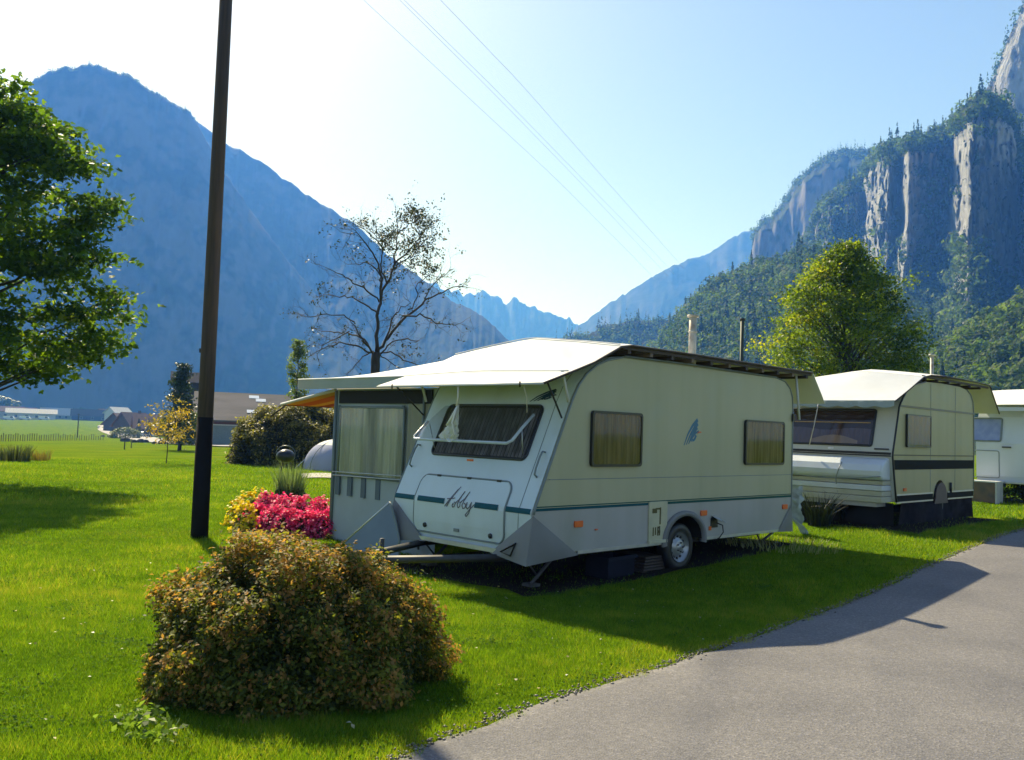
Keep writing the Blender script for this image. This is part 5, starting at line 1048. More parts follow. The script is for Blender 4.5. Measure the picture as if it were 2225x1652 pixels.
# maple on the left: outline half-width as a function of height (from the photograph), trunk just outside the frame
def maple():
    Y = 21.5; tx = -13.6; e = tag(empty('maple_tree', (tx, Y, 0)), 'tall leafy green maple reaching in from the left edge', 'tree')
    out = [(-160, 195), (-70, 222), (0, 246), (52, 250), (90, 240), (127, 256), (157, 274), (179, 304), (172, 322), (210, 344), (236, 374), (258, 431), (253, 452), (247, 484), (205, 500), (232, 540), (246, 560), (240, 585), (222, 610), (284, 654), (276, 690), (232, 705), (250, 740), (274, 762), (215, 778), (197, 790), (150, 812), (114, 829), (80, 812), (26, 808), (-60, 815), (-200, 800)]
    hs = []; ws = []
    for x, y in out: X, _, Z = at(x, y, Y); hs.append(Z); ws.append(X-tx)
    order = np.argsort(hs); hs = np.array(hs)[order]; ws = np.array(ws)[order]
    r = np.random.default_rng(4); C = []; limbs = MB()
    zt = 9.9; trunk = MB(); trunk.tube([(0, 0, -.1), (.05, 0, 1.5), (-.05, .1, 4), (.05, 0, 7), (.0, -.1, 9), (0, 0, 10.3)], [.30, .24, .21, .16, .09, .03], 12); trunk.build('trunk', barkm, e)
    sprays = []
    for k in range(330):
        z = r.uniform(hs[0]+.05, zt); w = np.interp(z, hs, ws)*.97-.75 if z < hs[-1] else ws[-1]*max(0, (zt-z)/(zt-hs[-1]))**.6*.8
        a = r.uniform(0, 6.283); q = r.random()**.42; w *= .92 if q > .9 else 1
        f = q*w*(.80+.2*math.cos(a)**2 if math.cos(a) > 0 else .9)
        sprays.append((f*math.cos(a), f*math.sin(a), z-.12, q))
    # sprays that draw the outline on the visible side
    for x, y in out[2:-3]:
        for dx, dy in ((-38, 3), (-48, -6), (-58, 10), (-74, 0)):
            X, _, Z = at(x+dx, y+dy+(8 if y < 500 else -8), Y); sprays.append((X-tx, r.normal(0, .5), Z, .97))
    for fx, fy, fz, q in sprays:
        if q > .5 and r.random() < .13:
            zz = max(1.8, fz-math.hypot(fx, fy)*.55*r.uniform(.5, 1.1)); zz = min(zz, 11); limbs.tube([(0, 0, zz), (fx*.35+r.normal(0, .2), fy*.35+r.normal(0, .2), zz+(fz-zz)*.25), (fx*.7+r.normal(0, .2), fy*.7+r.normal(0, .2), zz+(fz-zz)*.7), (fx, fy, fz)], [.05, .035, .02, .006], 5)
    limbs.build('limbs', darkbark, e)
    n = 62; S = np.array(sprays)[:, :3]; m = len(S)
    # each spray: a flattened plume pointing outwards
    dirs = S.copy(); dirs[:, 2] = 0; dirs /= np.linalg.norm(dirs, axis=1)[:, None]+1e-6
    al = r.normal(0, .30, (m, n))[..., None]*dirs[:, None]; pe = np.stack([-dirs[:, 1], dirs[:, 0], np.zeros(m)], 1); al = al+r.normal(0, .22, (m, n))[..., None]*pe[:, None]
    P = S[:, None]+al; P[..., 2] += .12+r.normal(0, .10, (m, n))-.10*(np.abs(al).sum(-1)); P = P.reshape(-1, 3)
    T = np.repeat(r.normal(.45, .16, m), n)+r.normal(0, .14, m*n)
    leaves('crown', P, .125, leafmat('maple_leaves', [(0, (.018, .038, .008)), (.4, (.048, .09, .012)), (.75, (.095, .15, .014)), (1, (.18, .22, .02))], trans=.5, tcol=2.2, tsat=(1.15, 1.2, .35), gloss=.12), e, T, seed=5, star=True, up=.6)
maple()
# big round tree behind the caravans
def round_tree():
    Y = 33.; tx, _, _z0 = at(1838, 700, Y); e = tag(empty('hornbeam_tree', (tx, Y, .25)), 'dense round yellow-green tree standing behind the caravans', 'tree')
    outL = [(1836, 538), (1815, 545), (1790, 560), (1765, 580), (1745, 605), (1722, 632), (1708, 655), (1690, 690), (1682, 730), (1648, 745), (1672, 790), (1690, 830), (1720, 870)]; outR = [(1836, 538), (1860, 530), (1880, 565), (1915, 600), (1950, 612), (1932, 640), (1962, 668), (1985, 700), (2005, 750), (2012, 790), (1990, 830), (1950, 870)]
    def prof(o): 
        H_, W_ = [], []
        for x, y in o: X, _, Z = at(x, y, Y); H_.append(Z-.25); W_.append(abs(X-tx))
        od = np.argsort(H_); return np.array(H_)[od], np.array(W_)[od]
    hL, wL = prof(outL); hR, wR = prof(outR); r = np.random.default_rng(14); S = []; limbs = MB()
    top = max(hL.max(), hR.max())
    for k in range(640):
        z = hL[0]+(top-hL[0])*r.random()**.9; a = r.uniform(0, 6.283); ca = math.cos(a); wl, wr = np.interp(z, hL, wL), np.interp(z, hR, wR); w = wr if ca > 0 else wl; w = w*abs(ca)+(wl+wr)/2*(1-abs(ca)); q = r.random()**.33
        lump = .93+.30*mnoise.noise(Vector((math.cos(a)*4, math.sin(a)*4, z*1.5))); S.append((q*w*ca*lump, q*w*math.sin(a)*lump, z-.1))
    for o_ in (outL, outR):
        for x, y in o_:
            for dx in (4, 14): X, _, Z = at(x+(dx if o_ is outL else -dx), y+6, Y); S.append((X-tx, r.normal(0, .4), Z-.25))
    tr = MB(); tr.tube([(0, 0, -.3), (0, 0, 2), (.1, 0, 5), (0, 0, 8.4)], [.30, .25, .15, .03], 10); tr.build('trunk', barkm, e)
    for fx, fy, fz in S[::4]: zz = max(1.5, fz-math.hypot(fx, fy)*.9); limbs.tube([(0, 0, zz), (fx*.5, fy*.5, zz+(fz-zz)*.6), (fx, fy, fz)], [.05, .025, .006], 4)
    limbs.build('limbs', darkbark, e)
    S = np.array(S); m = len(S); n = 72; P = S[:, None]+r.normal(0, 1, (m, n, 3))*np.array([.24, .24, .12]); P[..., 2] += .25*np.hypot(P[..., 0]-S[:, None, 0], P[..., 1]-S[:, None, 1])-.1; P = P.reshape(-1, 3)
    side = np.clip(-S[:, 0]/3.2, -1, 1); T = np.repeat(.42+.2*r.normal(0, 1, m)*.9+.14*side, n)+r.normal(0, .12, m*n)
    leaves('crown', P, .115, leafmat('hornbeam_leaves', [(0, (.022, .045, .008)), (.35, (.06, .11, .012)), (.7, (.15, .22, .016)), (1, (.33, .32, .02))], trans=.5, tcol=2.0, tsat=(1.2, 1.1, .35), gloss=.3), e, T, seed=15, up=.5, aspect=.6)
round_tree()
# bare tree behind the annex: limbs read off the photograph (crop pixels), twigs grown from them
def bare_tree():
    Y = 22.0; cx = lambda x, y: ((640+x/2.95)*.8925, (440+y/2.95)*.8925)
    bx, _, _z = at(*cx(808, 1360), Y); e = tag(empty('almost_bare_tree', (bx, Y, 0)), 'almost leafless tree with forked dark trunk behind the awning tent roof', 'tree')
    e.scale = (.90, .95, .95); r = random.Random(8); rn = np.random.default_rng(8)
    def W(x, y, dy=0): X, _, Z = at(*cx(x, y), Y); return Vector((X-bx, dy, Z))
    tr = MB(); tr.tube([(0, 0, -.1), (0, 0, 1.2), W(808, 1360), W(810, 1250), W(815, 1180)], [.17, .15, .13, .125, .12], 10); tr.build('trunk', darkbark, e)
    main = [([(815, 1180), (820, 1060), (830, 900), (850, 760), (905, 650), (945, 540), (975, 400), (985, 280), (968, 120)], .085, .0),
            ([(815, 1190), (880, 1100), (960, 980), (1080, 870), (1200, 770), (1330, 700), (1450, 640), (1560, 655)], .075, .5),
            ([(805, 1200), (740, 1110), (690, 1030), (640, 950)], .05, -.4), ([(800, 1200), (700, 1070), (600, 1030), (480, 1010), (370, 1000), (230, 960)], .04, .6),
            ([(850, 780), (850, 650), (820, 560), (740, 480), (650, 470), (540, 470)], .04, .5), ([(848, 790), (870, 640), (830, 480), (760, 400), (700, 340), (590, 340)], .045, -.6),
            ([(830, 880), (740, 830), (640, 760), (540, 740), (400, 720), (330, 720)], .04, .4), ([(845, 800), (760, 730), (680, 690), (600, 650), (490, 610)], .035, -.8),
            ([(900, 660), (860, 540), (880, 420), (800, 330), (700, 260), (655, 260)], .03, -.3), ([(950, 520), (1040, 430), (1120, 330), (1180, 240), (1200, 180)], .035, .4), ([(930, 560), (1030, 520), (1120, 470), (1230, 370), (1300, 350)], .03, -.5),
            ([(1040, 910), (1180, 910), (1280, 960), (1380, 1000), (1500, 995)], .035, -.5), ([(890, 1080), (920, 980), (940, 900), (1000, 830), (1080, 800), (1010, 730)], .035, .3), ([(1080, 870), (1130, 760), (1120, 640), (1220, 560), (1290, 580)], .025, .5),
            ([(780, 1190), (680, 1130), (560, 1120), (430, 1170), (330, 1260)], .035, -.6), ([(790, 1180), (700, 1200), (620, 1260), (520, 1330)], .025, .6), ([(840, 1190), (920, 1170), (1020, 1220), (1120, 1270), (1200, 1260)], .03, .4), ([(850, 1185), (960, 1100), (1080, 1100), (1190, 1120)], .028, -.5), ([(845, 1200), (900, 1240), (990, 1290), (1090, 1330)], .02, .2),
            ([(1200, 770), (1270, 690), (1350, 610), (1440, 570)], .02, -.2), ([(640, 950), (560, 900), (440, 910), (300, 930), (285, 890)], .022, -.3), ([(600, 1030), (480, 1070), (380, 1120), (320, 1190)], .018, .2), ([(985, 280), (1050, 230), (1100, 180), (1150, 160)], .02, .2), ([(975, 400), (920, 380), (880, 360), (800, 300), (745, 230)], .02, -.2)]
    lb = MB(); tw = MB(); T = []
    def grow(p, d, L, rr, depth):
        pts = [p]; q = p.copy(); dd = d.copy()
        for i in range(4):
            dd = (dd+Vector((r.gauss(0, .22), r.gauss(0, .22), r.gauss(.03, .2)))).normalized(); q = q+dd*L/4; pts.append(q.copy())
            if depth and r.random() < .8: grow(q, (dd+Vector((r.gauss(0, .7), r.gauss(0, .7), r.gauss(.1, .6)))).normalized(), L*.6, rr*.6, depth-1)
        tw.tube(pts, [rr*(1-.75*i/4) for i in range(5)], 3, cap=False); T.append(q.copy())
    for pts, r0, dy in main:
        n = len(pts); P = [W(x, y, dy*(i/(n-1))*1.8) for i, (x, y) in enumerate(pts)]
        dn = []
        for i in range(n-1):
            for k in range(3): dn.append(P[i].lerp(P[i+1], k/3)+Vector((r.gauss(0, .02), r.gauss(0, .02), r.gauss(0, .02))))
        dn.append(P[-1]); m = len(dn); lb.tube(dn, [r0*(1-i/(m-1))**.9*.58+.006 for i in range(m)], 6)
        for i in range(2, m):
            if r.random() < .75:
                d = (dn[i]-dn[i-1]).normalized(); grow(dn[i], (d+Vector((r.gauss(0, .7), r.gauss(0, .7), r.gauss(.1, .6)))).normalized(), r.uniform(.25, .6), .0075, 2)
    lb.build('limbs', darkbark, e); tw.build('twigs', darkbark, e)
    T = np.array([tuple(t) for t in T]); gx0, _, gz0 = at(*cx(1110, 320), Y); rel = T-np.array([gx0-bx, 0, gz0]); dist = np.hypot(rel[:, 0], rel[:, 2]); pk = rn.random(len(T)) < np.where(dist < .9, .8, .10); C = T[pk]
    D = rn.normal(0, 1, (120, 3))*np.array([.40, .5, .50])+np.array([gx0-bx, .2, gz0]); C = np.concatenate([C, D, D[:60]+np.array([-.15, 0, -.25])]); k = 5
    P = np.repeat(C, k, 0)+rn.normal(0, .055, (len(C)*k, 3)); leaves('remaining_leaves', P, .075, leafmat('thin_leaves', [(0, (.02, .03, .014)), (.5, (.035, .05, .02)), (.93, (.06, .065, .025)), (1, (.2, .12, .04))], trans=.15, gloss=.1), e, rn.random(len(P)), seed=9)
bare_tree()
# slim young tree and two saplings, far conifer
def small_tree(name, label, px, basepy, Y, ytop, ybot, w, n, size, m, kind='slim', seed=0, trunkr=.03, tb=.5):
    X, _, Z0 = at(px, basepy, Y); zt = height_at(px, ytop, Y); zb = height_at(px, ybot, Y); g = float(terrain(X, Y)); e = tag(empty(name, (X, Y, g)), label, 'tree'); r = np.random.default_rng(seed)
    tr = MB(); tr.tube([(0, 0, -.1), (.02, 0, (zb-g)*.6), (0, 0, (zt-g)*.98)], [trunkr, trunkr*.8, trunkr*.2], 7); tr.build('trunk', darkbark, e)
    c = max(20, n//40); q = r.random(c); z = (zb-g)+(zt-zb)*q
    if kind == 'fir': rr = w*(1-q)**.8*(.35+.65*r.random(c))
    elif kind == 'slim': rr = w*np.sin(np.pi*np.clip(q*.9+.06, 0, 1))**.6*r.random(c)**.5
    else: rr = w*np.sqrt(np.clip(1-(2*q-1)**2, 0, 1))*r.random(c)**.4
    a = r.uniform(0, 6.28, c); S = np.stack([rr*np.cos(a), rr*np.sin(a), z], 1); k = n//c; sp = w*.22 if kind != 'fir' else w*.14
    P = (S[:, None]+r.normal(0, sp, (c, k, 3))*np.array([1, 1, .6 if kind != 'fir' else .3])).reshape(-1, 3)
    br = MB()
    for s in S[::2]: br.tube([(0, 0, max(.3, s[2]-np.hypot(s[0], s[1])*(.9 if kind != 'fir' else -.1))), tuple(s)], [trunkr*.35, trunkr*.1], 3)
    br.build('branches', darkbark, e)
    leaves('crown', P, size, m, e, np.repeat(r.normal(tb, .2, c), k)+r.normal(0, .12, c*k), seed=seed, up=.3); return e
mYoung = leafmat('young_green_leaves', [(0, (.04, .06, .015)), (.5, (.10, .14, .03)), (1, (.24, .28, .07))], trans=.45)
mGold = leafmat('golden_leaves', [(0, (.10, .10, .02)), (.4, (.28, .20, .03)), (1, (.5, .30, .04))], trans=.4)
mFir = leafmat('conifer_needles', [(0, (.018, .03, .02)), (.6, (.04, .065, .03)), (1, (.10, .13, .05))], trans=.15)
small_tree('slim_young_tree', 'slim young green tree rising above the shrub left of the awning tent', 637, 1010, 37.5, 738, 900, .42, 3600, .10, mYoung, seed=1, trunkr=.04)
small_tree('golden_sapling', 'thin sapling with golden leaves on the lawn left of the pole', 361, 1008, 33.0, 868, 962, .78, 900, .11, mGold, 'round', seed=2, trunkr=.022)
small_tree('slender_conifer', 'slender dark conifer behind the golden sapling', 388, 968, 62.0, 788, 962, 1.5, 5200, .20, mFir, 'fir', seed=3, trunkr=.08)
small_tree('leafy_tree', 'small dark green tree behind the golden sapling by the road', 392, 968, 66.0, 900, 958, 1.6, 2600, .25, leafmat('mid_leaves', [(0, (.03, .045, .015)), (1, (.12, .15, .04))], trans=.3), 'round', seed=4, trunkr=.1)

# ================================================================== STREET FURNITURE, VILLAGE
po = G(433, 1168); topx = at(502, -60, po[1]+.10)
up_ = tag(empty('utility_pole', (po[0], po[1], 0)), 'tall dark brown wooden utility pole standing on the lawn', 'pole')
lean = Vector((topx[0]-po[0]-.02, .0, topx[2])); H_ = 8.6; q = H_/topx[2]
MB().tube([(0, 0, -.1), tuple(lean*q*.3), tuple(lean*q*.6), tuple(lean*q)], [.112, .105, .098, .088], 20).build('shaft', mat('tarred_pole_wood', (.075, .045, .028), .75, var=(.04, .026, .02), scale=5, stretch=(6, 6, .35), bump=.5, bscale=12), up_)
MB().tube([(0, 0, -.05), tuple(lean*.06), tuple(lean*.205)], [.118, .116, .112], 20).build('tarred_base', mat('tar_base', (.016, .014, .014), .95, spec=.1), up_)
MB().box((-.135, -.03, 2.6), (-.09, .02, 2.66)).build('step_bolt', mBlackSteel, up_)
# overhead wires
wm = mat('pale_wire', (.35, .36, .4), .5, metal=.3)
for i, (pts, lab) in enumerate([([(790, 0), (1010, 205), (1210, 390), (1398, 580)], 'lowest overhead wire on the left crossing the sky'), ([(868, 0), (1060, 190), (1250, 385), (1425, 572)], 'second overhead wire from the left crossing the sky'), ([(878, 0), (1072, 190), (1260, 383), (1440, 568)], 'third overhead wire from the left crossing the sky'), ([(957, 0), (1130, 180), (1310, 385), (1462, 556)], 'topmost overhead wire on the right crossing the sky')]):
    ys = [34, 60, 110, 260]; P = [at(x, y, Y) for (x, y), Y in zip(pts, ys)]
    P = [tuple(np.array(P[0])*1.6-np.array(P[1])*.6)]+P+[at(pts[-1][0]+25, pts[-1][1]+28, 420)]
    dn = []
    for a, b in zip(P[:-1], P[1:]):
        for k in range(6): dn.append(Vector(a).lerp(Vector(b), k/6))
    dn.append(Vector(P[-1])); dn = [dn[0]]+[(dn[j-1]+dn[j]*2+dn[j+1])/4 for j in range(1, len(dn)-1)]+[dn[-1]]
    o = MB().tube(dn, [.005+.00007*p.y for p in dn], 5).build('overhead_wire', wm); tag(o, lab, 'wire', 'overhead wires')
# slender dark mast behind the caravan
x, y, z = at(1611, 800, 26); ms = tag(empty('mast', (x, y, float(terrain(x, y)))), 'thin dark mast standing between the flue and the round tree', 'mast'); MB().cyl((0, 0, 0), (0, 0, height_at(1611, 693, 26)-float(terrain(x, y))), .055, 8).build('shaft', mat('green_mast', (.03, .045, .03), .6), ms); MB().cyl((0, 0, height_at(1611, 697, 26)-float(terrain(x, y))), (0, 0, height_at(1611, 692, 26)-float(terrain(x, y))), .075, 8).build('cap', mBlackSteel, ms)
x, y, z = at(2025, 800, 24); ms = tag(empty('flue_pipe', (x, y, 0)), 'thin pale pipe rising behind the roof of the cream caravan', 'pipe'); MB().cyl((0, 0, .3), (0, 0, height_at(2025, 773, 24)), .05, 8).build('shaft', mFlue, ms); MB().cyl((0, 0, height_at(2025, 774, 24)), (0, 0, height_at(2025, 770, 24)), .09, 8).build('cap', mFlue, ms)
# kettle grill
x, y, z = G(622, 1046); x, y, _ = at(618, 1040, 22.5); kg = tag(empty('kettle_grill', (x, y, 0)), 'round dark kettle grill with domed lid in front of the big shrub', 'grill')
MB().sphere((0, 0, .80), .24, 18, 10, (1, 1, .75)).build('bowl', mSeal, kg); MB().tube([(.25*math.cos(t), .0, .85+.22*math.sin(t)) for t in np.linspace(0, math.pi, 14)], .008, 5).build('lid_rim', mTrim, kg)
for k in range(3): a = k*2.09+.3; MB().tube([(.12*math.cos(a), .12*math.sin(a), .66), (.26*math.cos(a), .26*math.sin(a), 0)], .012, 6).build('leg', mBlackSteel, kg)
MB().box((-.13, -.03, .83), (-.02, .02, .85)).build('handle', mat('pale_handle', (.7, .7, .7), .3), kg)
# dome tent
x, y, z = at(742, 1018, 32.2); dt = tag(empty('dome_tent', (x, y, 0)), 'white and lilac dome tent half hidden behind the awning tent', 'tent')
def dome(u, v, k=1.0): a = 2*math.pi*u; q = (v*math.pi/2); sq = 1+.06*math.cos(4*a); return (1.32*k*sq*math.cos(a)*math.cos(q)**.8, 1.2*k*sq*math.sin(a)*math.cos(q)**.8, 1.12*k*math.sin(q))
MB().grid(lambda u, v: dome(u, v*.6), 32, 8).build('flysheet', clothmat('lilac_tent_cloth', (.42, .44, .62), trans=.2), dt); MB().grid(lambda u, v: dome(u, .6+v*.4), 32, 6).build('roof_panel', clothmat('white_tent_cloth', (.85, .85, .82), trans=.25), dt)
for a0 in (.8, 2.36): MB().tube([(1.36*math.cos(t)*math.cos(a0), 1.25*math.cos(t)*math.sin(a0), 1.14*math.sin(t)) for t in np.linspace(.02, math.pi-.02, 18)], .014, 5).build('tent_pole', mTrim, dt)
MB().tube([(-1.3, -.2, .35), (-1.62, -.35, .0)], .02, 4).build('guy_line', mTarp2, dt)
# pale gravel strip beyond the bed
gp = MB(); gp.grid(lambda u, v: (lambda p: (p[0], p[1], p[2]+.03))(G(655+120*u, 1041-10*v-1.5*math.sin(u*5))), 12, 3, True); o = gp.build('path', mat('pale_gravel', (.42, .39, .33), .9, bump=.4)); tag(o, kind='structure')
# far road with boulders
RC = [(640, 971, 4), (560, 969, 4), (480, 968, 4), (420, 964, 4.5), (370, 961, 5), (325, 956, 6), (290, 950, 7), (262, 945, 7.5), (240, 940, 6.5), (222, 935, 5), (212, 930, 4), (222, 925.5, 3), (255, 922, 2.2), (300, 919, 1.8)]
def far_road():
    V = []; 
    for i, (x, y, h) in enumerate(RC):
        for yy in (y-h, y-h/3, y+h/3, y+h): p = G(x, yy); V.append((p[0], p[1], p[2]+.12))
    F = [(i*4+k, (i+1)*4+k, (i+1)*4+k+1, i*4+k+1) for i in range(len(RC)-1) for k in range(3)]
    o = MB().add(V, F, True).build('road', mat('pale_road', (.30, .28, .26), .9, var=(.36, .33, .31), scale=.4)); tag(o, kind='structure')
far_road()
rk = 0
for px, py, s, lab in [(224, 949, .8, 'leftmost dark boulder at the start of the pale curving road'), (236, 949, .7, 'dark boulder second from the left at the pale road bend'), (258, 943, .9, 'dark boulder beyond the pale road opposite the parked cars'), (272, 960, 1.25, 'widest dark boulder on the near side of the pale road'), (291, 962, .8, 'dark boulder just right of the widest one by the pale road'), (306, 962, 1.0, 'dark boulder in the middle of the row along the pale road'), (317, 962, .8, 'dark boulder right of the middle of the row by the pale road'), (336, 965, .6, 'small dark boulder left of the golden sapling by the road'), (352, 965, .9, 'last dark boulder of the row touching the golden sapling in the picture')]:
    x, y, z = G(px, py); mb = MB(); mb.sphere((0, 0, .2*s), .55*s, 9, 6, (1.2, .8, .7)); mb.v = [(a+.10*s*mnoise.noise(Vector((a*2, b*2, c*2+rk))), b, c+.08*s*mnoise.noise(Vector((a*3, b*3, rk)))) for a, b, c in mb.v]; mb.sm = [False]*len(mb.sm)
    o = mb.build('boulder', mat('dark_boulder_%s' % 'abcdefghi'[rk], (.06, .06, .065), .9)); o.location = (x, y, z); tag(o, lab, 'boulder', 'boulders along the pale road'); rk += 1
# wire fence of posts across the field
fpm = mat('fence_post_wood', (.09, .08, .06), .8); rng_f = random.Random(3)
fe = tag(empty('field_fence', G(110, 956)), 'low post fence across the far field on the left', 'fence'); fo_ = Vector(fe.location)
fps = []; 
for k in range(46):
    px = -8+k*5.15+rng_f.uniform(-.6, .6); x, y, z = G(px, 959.5-px*.012); h = rng_f.uniform(.75, 1.05)
    q = MB().box((-.035, -.035, -.1), (.035, .035, h)); o = q.build('post', fpm, fe); o.location = Vector((x, y, z))-fo_; fps.append(Vector((x, y, z))-fo_)
for hh in (.45, .85): MB().tube([p+Vector((0, 0, hh)) for p in fps], .012, 3).build('wire', mBlackSteel, fe)
# thin field pole and two small stakes
x, y, z = G(168, 951); o = tag(empty('field_pole', (x, y, z)), 'thin dark pole rising from the post fence in the field', 'pole'); MB().cyl((0, 0, 0), (0, 0, 5.3), .13, 8, .10).build('shaft', mat('dark_pole', (.04, .045, .045), .8), o); MB().box((-.3, -.06, 5.0), (.3, .06, 5.1)).build('crossbar', mBlackSteel, o)
for px, py, h, lab in ((270, 977, 1.0, 'short dark stake in the lawn below the row of boulders'), (285, 974, .8, 'short pale stake right of the dark stake in the lawn')):
    x, y, z = G(px, py); o = MB().tube([(0, 0, -.1), (.01, 0, h*.5), (.03, 0, h)], [.05, .045, .03], 6).build('stake', mat('stake_wood_%d' % px, (.06, .06, .04) if px < 280 else (.2, .2, .12), .8)); o.location = (x, y, z); tag(o, lab, 'stake')

def house(name, label, px, py, w, d, hw, hr, wallm, roofm, rz=0., wins=(), doors=(), cat='house', chim=False, over=.5, front_h=None, lights=()):
    """gable house, ridge along local x; front wall faces the camera. px,py = middle of the foot of the front wall in the photograph"""
    x, y, z = G(px, py); e = tag(empty(name, (x, y, z), -math.atan2(x, y)+rz), label, cat)
    MB().prism([(0, -.3), (d, -.3), (d, hw), (d/2, hw+hr), (0, hw)], 'x', -w/2, w/2).build('wall', wallm, e)
    t = .18; rf = MB(); s = hr/(d/2); y0 = -over; z0 = hw-over*s
    rf.prism([(y0, z0), (d/2, hw+hr), (d-y0, z0), (d-y0, z0+t), (d/2, hw+hr+t*1.2), (y0, z0+t)], 'x', -w/2-over, w/2+over); ro = recalc(rf.build('roof', roofm, e))
    if chim: MB().box((w*.2, d*.42, hw+hr*.7), (w*.2+.6, d*.42+.6, hw+hr+.9)).build('chimney', wallm, ro)
    for a, b, ww, hh in wins:
        f = MB().box((a-ww/2-.08, -.06, b-.08), (a+ww/2+.08, .02, b+hh+.08)).build('window', mat('window_surround', (.45, .42, .38), .6) if False else HW, e); MB().box((a-ww/2, -.085, b), (a+ww/2, -.05, b+hh)).build('pane', HG, f)
    for a, ww, hh in doors: MB().box((a-ww/2, -.08, -.2), (a+ww/2, .02, hh)).build('door', HD, e)
    for a, q in lights:
        yy = q*d/2; zz = hw+yy*s+t+.03; MB().add([(a-.6, yy-.35, zz-.35*s), (a+.6, yy-.35, zz-.35*s), (a+.6, yy+.35, zz+.35*s), (a-.6, yy+.35, zz+.35*s)], [(0, 1, 2, 3)]).build('skylight', HSky, ro, solid=.08)
    return e
HW = mat('window_surround', (.5, .48, .44), .6); HG = mat('dark_house_glass', (.03, .04, .05), .1); HD = mat('door_brown', (.10, .06, .04), .7); HSky = mat('skylight_glass', (.8, .82, .85), .05)
wWhite = mat('render_white', (.55, .53, .5), .8); wBrown = mat('brown_timber', (.10, .065, .045), .8, var=(.07, .045, .03), stretch=(8, 8, 1), scale=2); wRed = mat('red_brown_timber', (.14, .055, .045), .8); wGreyG = mat('grey_green_render', (.18, .22, .22), .7)
rBrown = mat('brown_tiles', (.19, .12, .09), .95, spec=.1, var=(.15, .10, .08), scale=1.2); rGrey = mat('grey_brown_tiles', (.155, .135, .13), .85, var=(.11, .10, .09), spec=.1, scale=.7, stretch=(.3, 1, 1)); rDark = mat('dark_roof', (.06, .056, .06), 1.0, spec=.05); rPale = mat('pale_roof', (.42, .41, .4), .8)
# barn
bn = house('barn', 'long farm building with grey-brown tiled roof right of the wooden pole', 562, 969, 14, 12, 3.1, 3.1, wRed, rGrey, rz=.05, over=.7, lights=((-.6, .85), (.2, .72), (-.9, .25)), doors=(), cat='barn')
for a, b, m, nm in ((-6.9, -1.2, wGreyG, 'sliding_door'), (.9, 3.4, wRed, 'red_wall_panel')): MB().box((a, -.12, -.2), (b, .0, 2.3)).build(nm, m, bn)
for a in (-.9, .5): MB().box((a, -.16, -.2), (a+.32, -.0, 2.9)).build('white_post', wWhite, bn)
MB().box((-.55, -.14, -.2), (.5, -.02, 1.7)).build('dark_door', mBlackSteel, bn); MB().box((.9, -.2, 2.35), (4.5, .0, 2.65)).build('red_lintel', mat('bright_red_board', (.4, .05, .05), .6), bn)
MB().box((-6.9, -.16, 2.3), (-.9, -.02, 2.42)).build('pale_rail', wWhite, bn)
wh = house('white_shed', 'pale grey shed with a dark gable just left of the wooden pole', 437, 967, 4.6, 7, 3.3, 1.5, wGreyG, rDark, rz=.1, wins=((-1.4, 1.2, .9, 1.2), (1.5, 1.2, .8, 1.2)), doors=((.3, 1, 2.0),), cat='shed')
ch_ = []
for i, (px, py, w, hw, hr, lab) in enumerate([(284, 938, 7.5, 2.7, 3.8, 'brown-roofed chalet at the left of the row by the parked cars'), (308, 943, 8.5, 2.7, 4.2, 'brown-roofed chalet in the middle of the row by the parked cars'), (345, 949, 13, 2.6, 3.9, 'widest brown-roofed chalet of the row, behind the golden sapling')]):
    house('chalet', lab, px, py, w, 9 if i < 2 else 11, hw, hr, wBrown, rBrown, rz=(.9, .7, .1)[i], wins=((-w*.28, .9, .9, 1.0), (w*.05, .9, .9, 1.0), (w*.3, .9, .9, 1.0)), doors=((-w*.1, 1.0, 2.0),), chim=i == 1, over=.8)
tb_ = house('tower_house', 'dark narrow house gable rising behind the conifer', 408, 966, 4.2, 5, 8.2, 1.2, rDark, rDark, wins=((-.8, 5, .8, 1), (.8, 5, .8, 1)), cat='house')
vill = [(68, 911, 40, 6.0, 3.5, wWhite, rPale, 'wide pale-roofed building in the far village, left of the fence pole', 0), (123, 911.5, 27, 5.5, 6, wGreyG, rPale, 'white-roofed house with two gables in the far village', .1), (212, 915, 46, 5.5, 5.5, rDark, rDark, 'broad dark barn in the far village right of the fence pole', 0), (18, 909, 26, 7, 4, wWhite, rBrown, 'white house under the big maple in the far village', .2),
        (45, 909.5, 22, 5.5, 5, wBrown, rBrown, 'small brown house between the far white ones', -.2), (150, 911, 20, 6, 5, wBrown, rDark, 'dark house right of the white-roofed one in the far village', .2), (248, 916, 24, 7, 5, wBrown, rBrown, 'brown roofed house at the right end of the far village', .5), (268, 918, 20, 9, 5, wWhite, rPale, 'tall white gabled house above the chalets', .8), (185, 912, 18, 6, 4.5, wWhite, rBrown, 'small white house beside the thin field pole', .3), (98, 910, 20, 5, 4, wWhite, rDark, 'low dark-roofed house left of the white-roofed one', 0)]
for i, (px, py, w, hw, hr, wm_, rm_, lab, rz) in enumerate(vill):
    dd = 14; house('village_house', lab, px, py, w*.72, dd*.7, hw*.72, hr*.72, wm_, rm_, rz=rz, wins=tuple((w*.72*(q-.5)*.8, 1.0, 1.6, 1.6) for q in (.1, .37, .63, .9)), over=1.2)
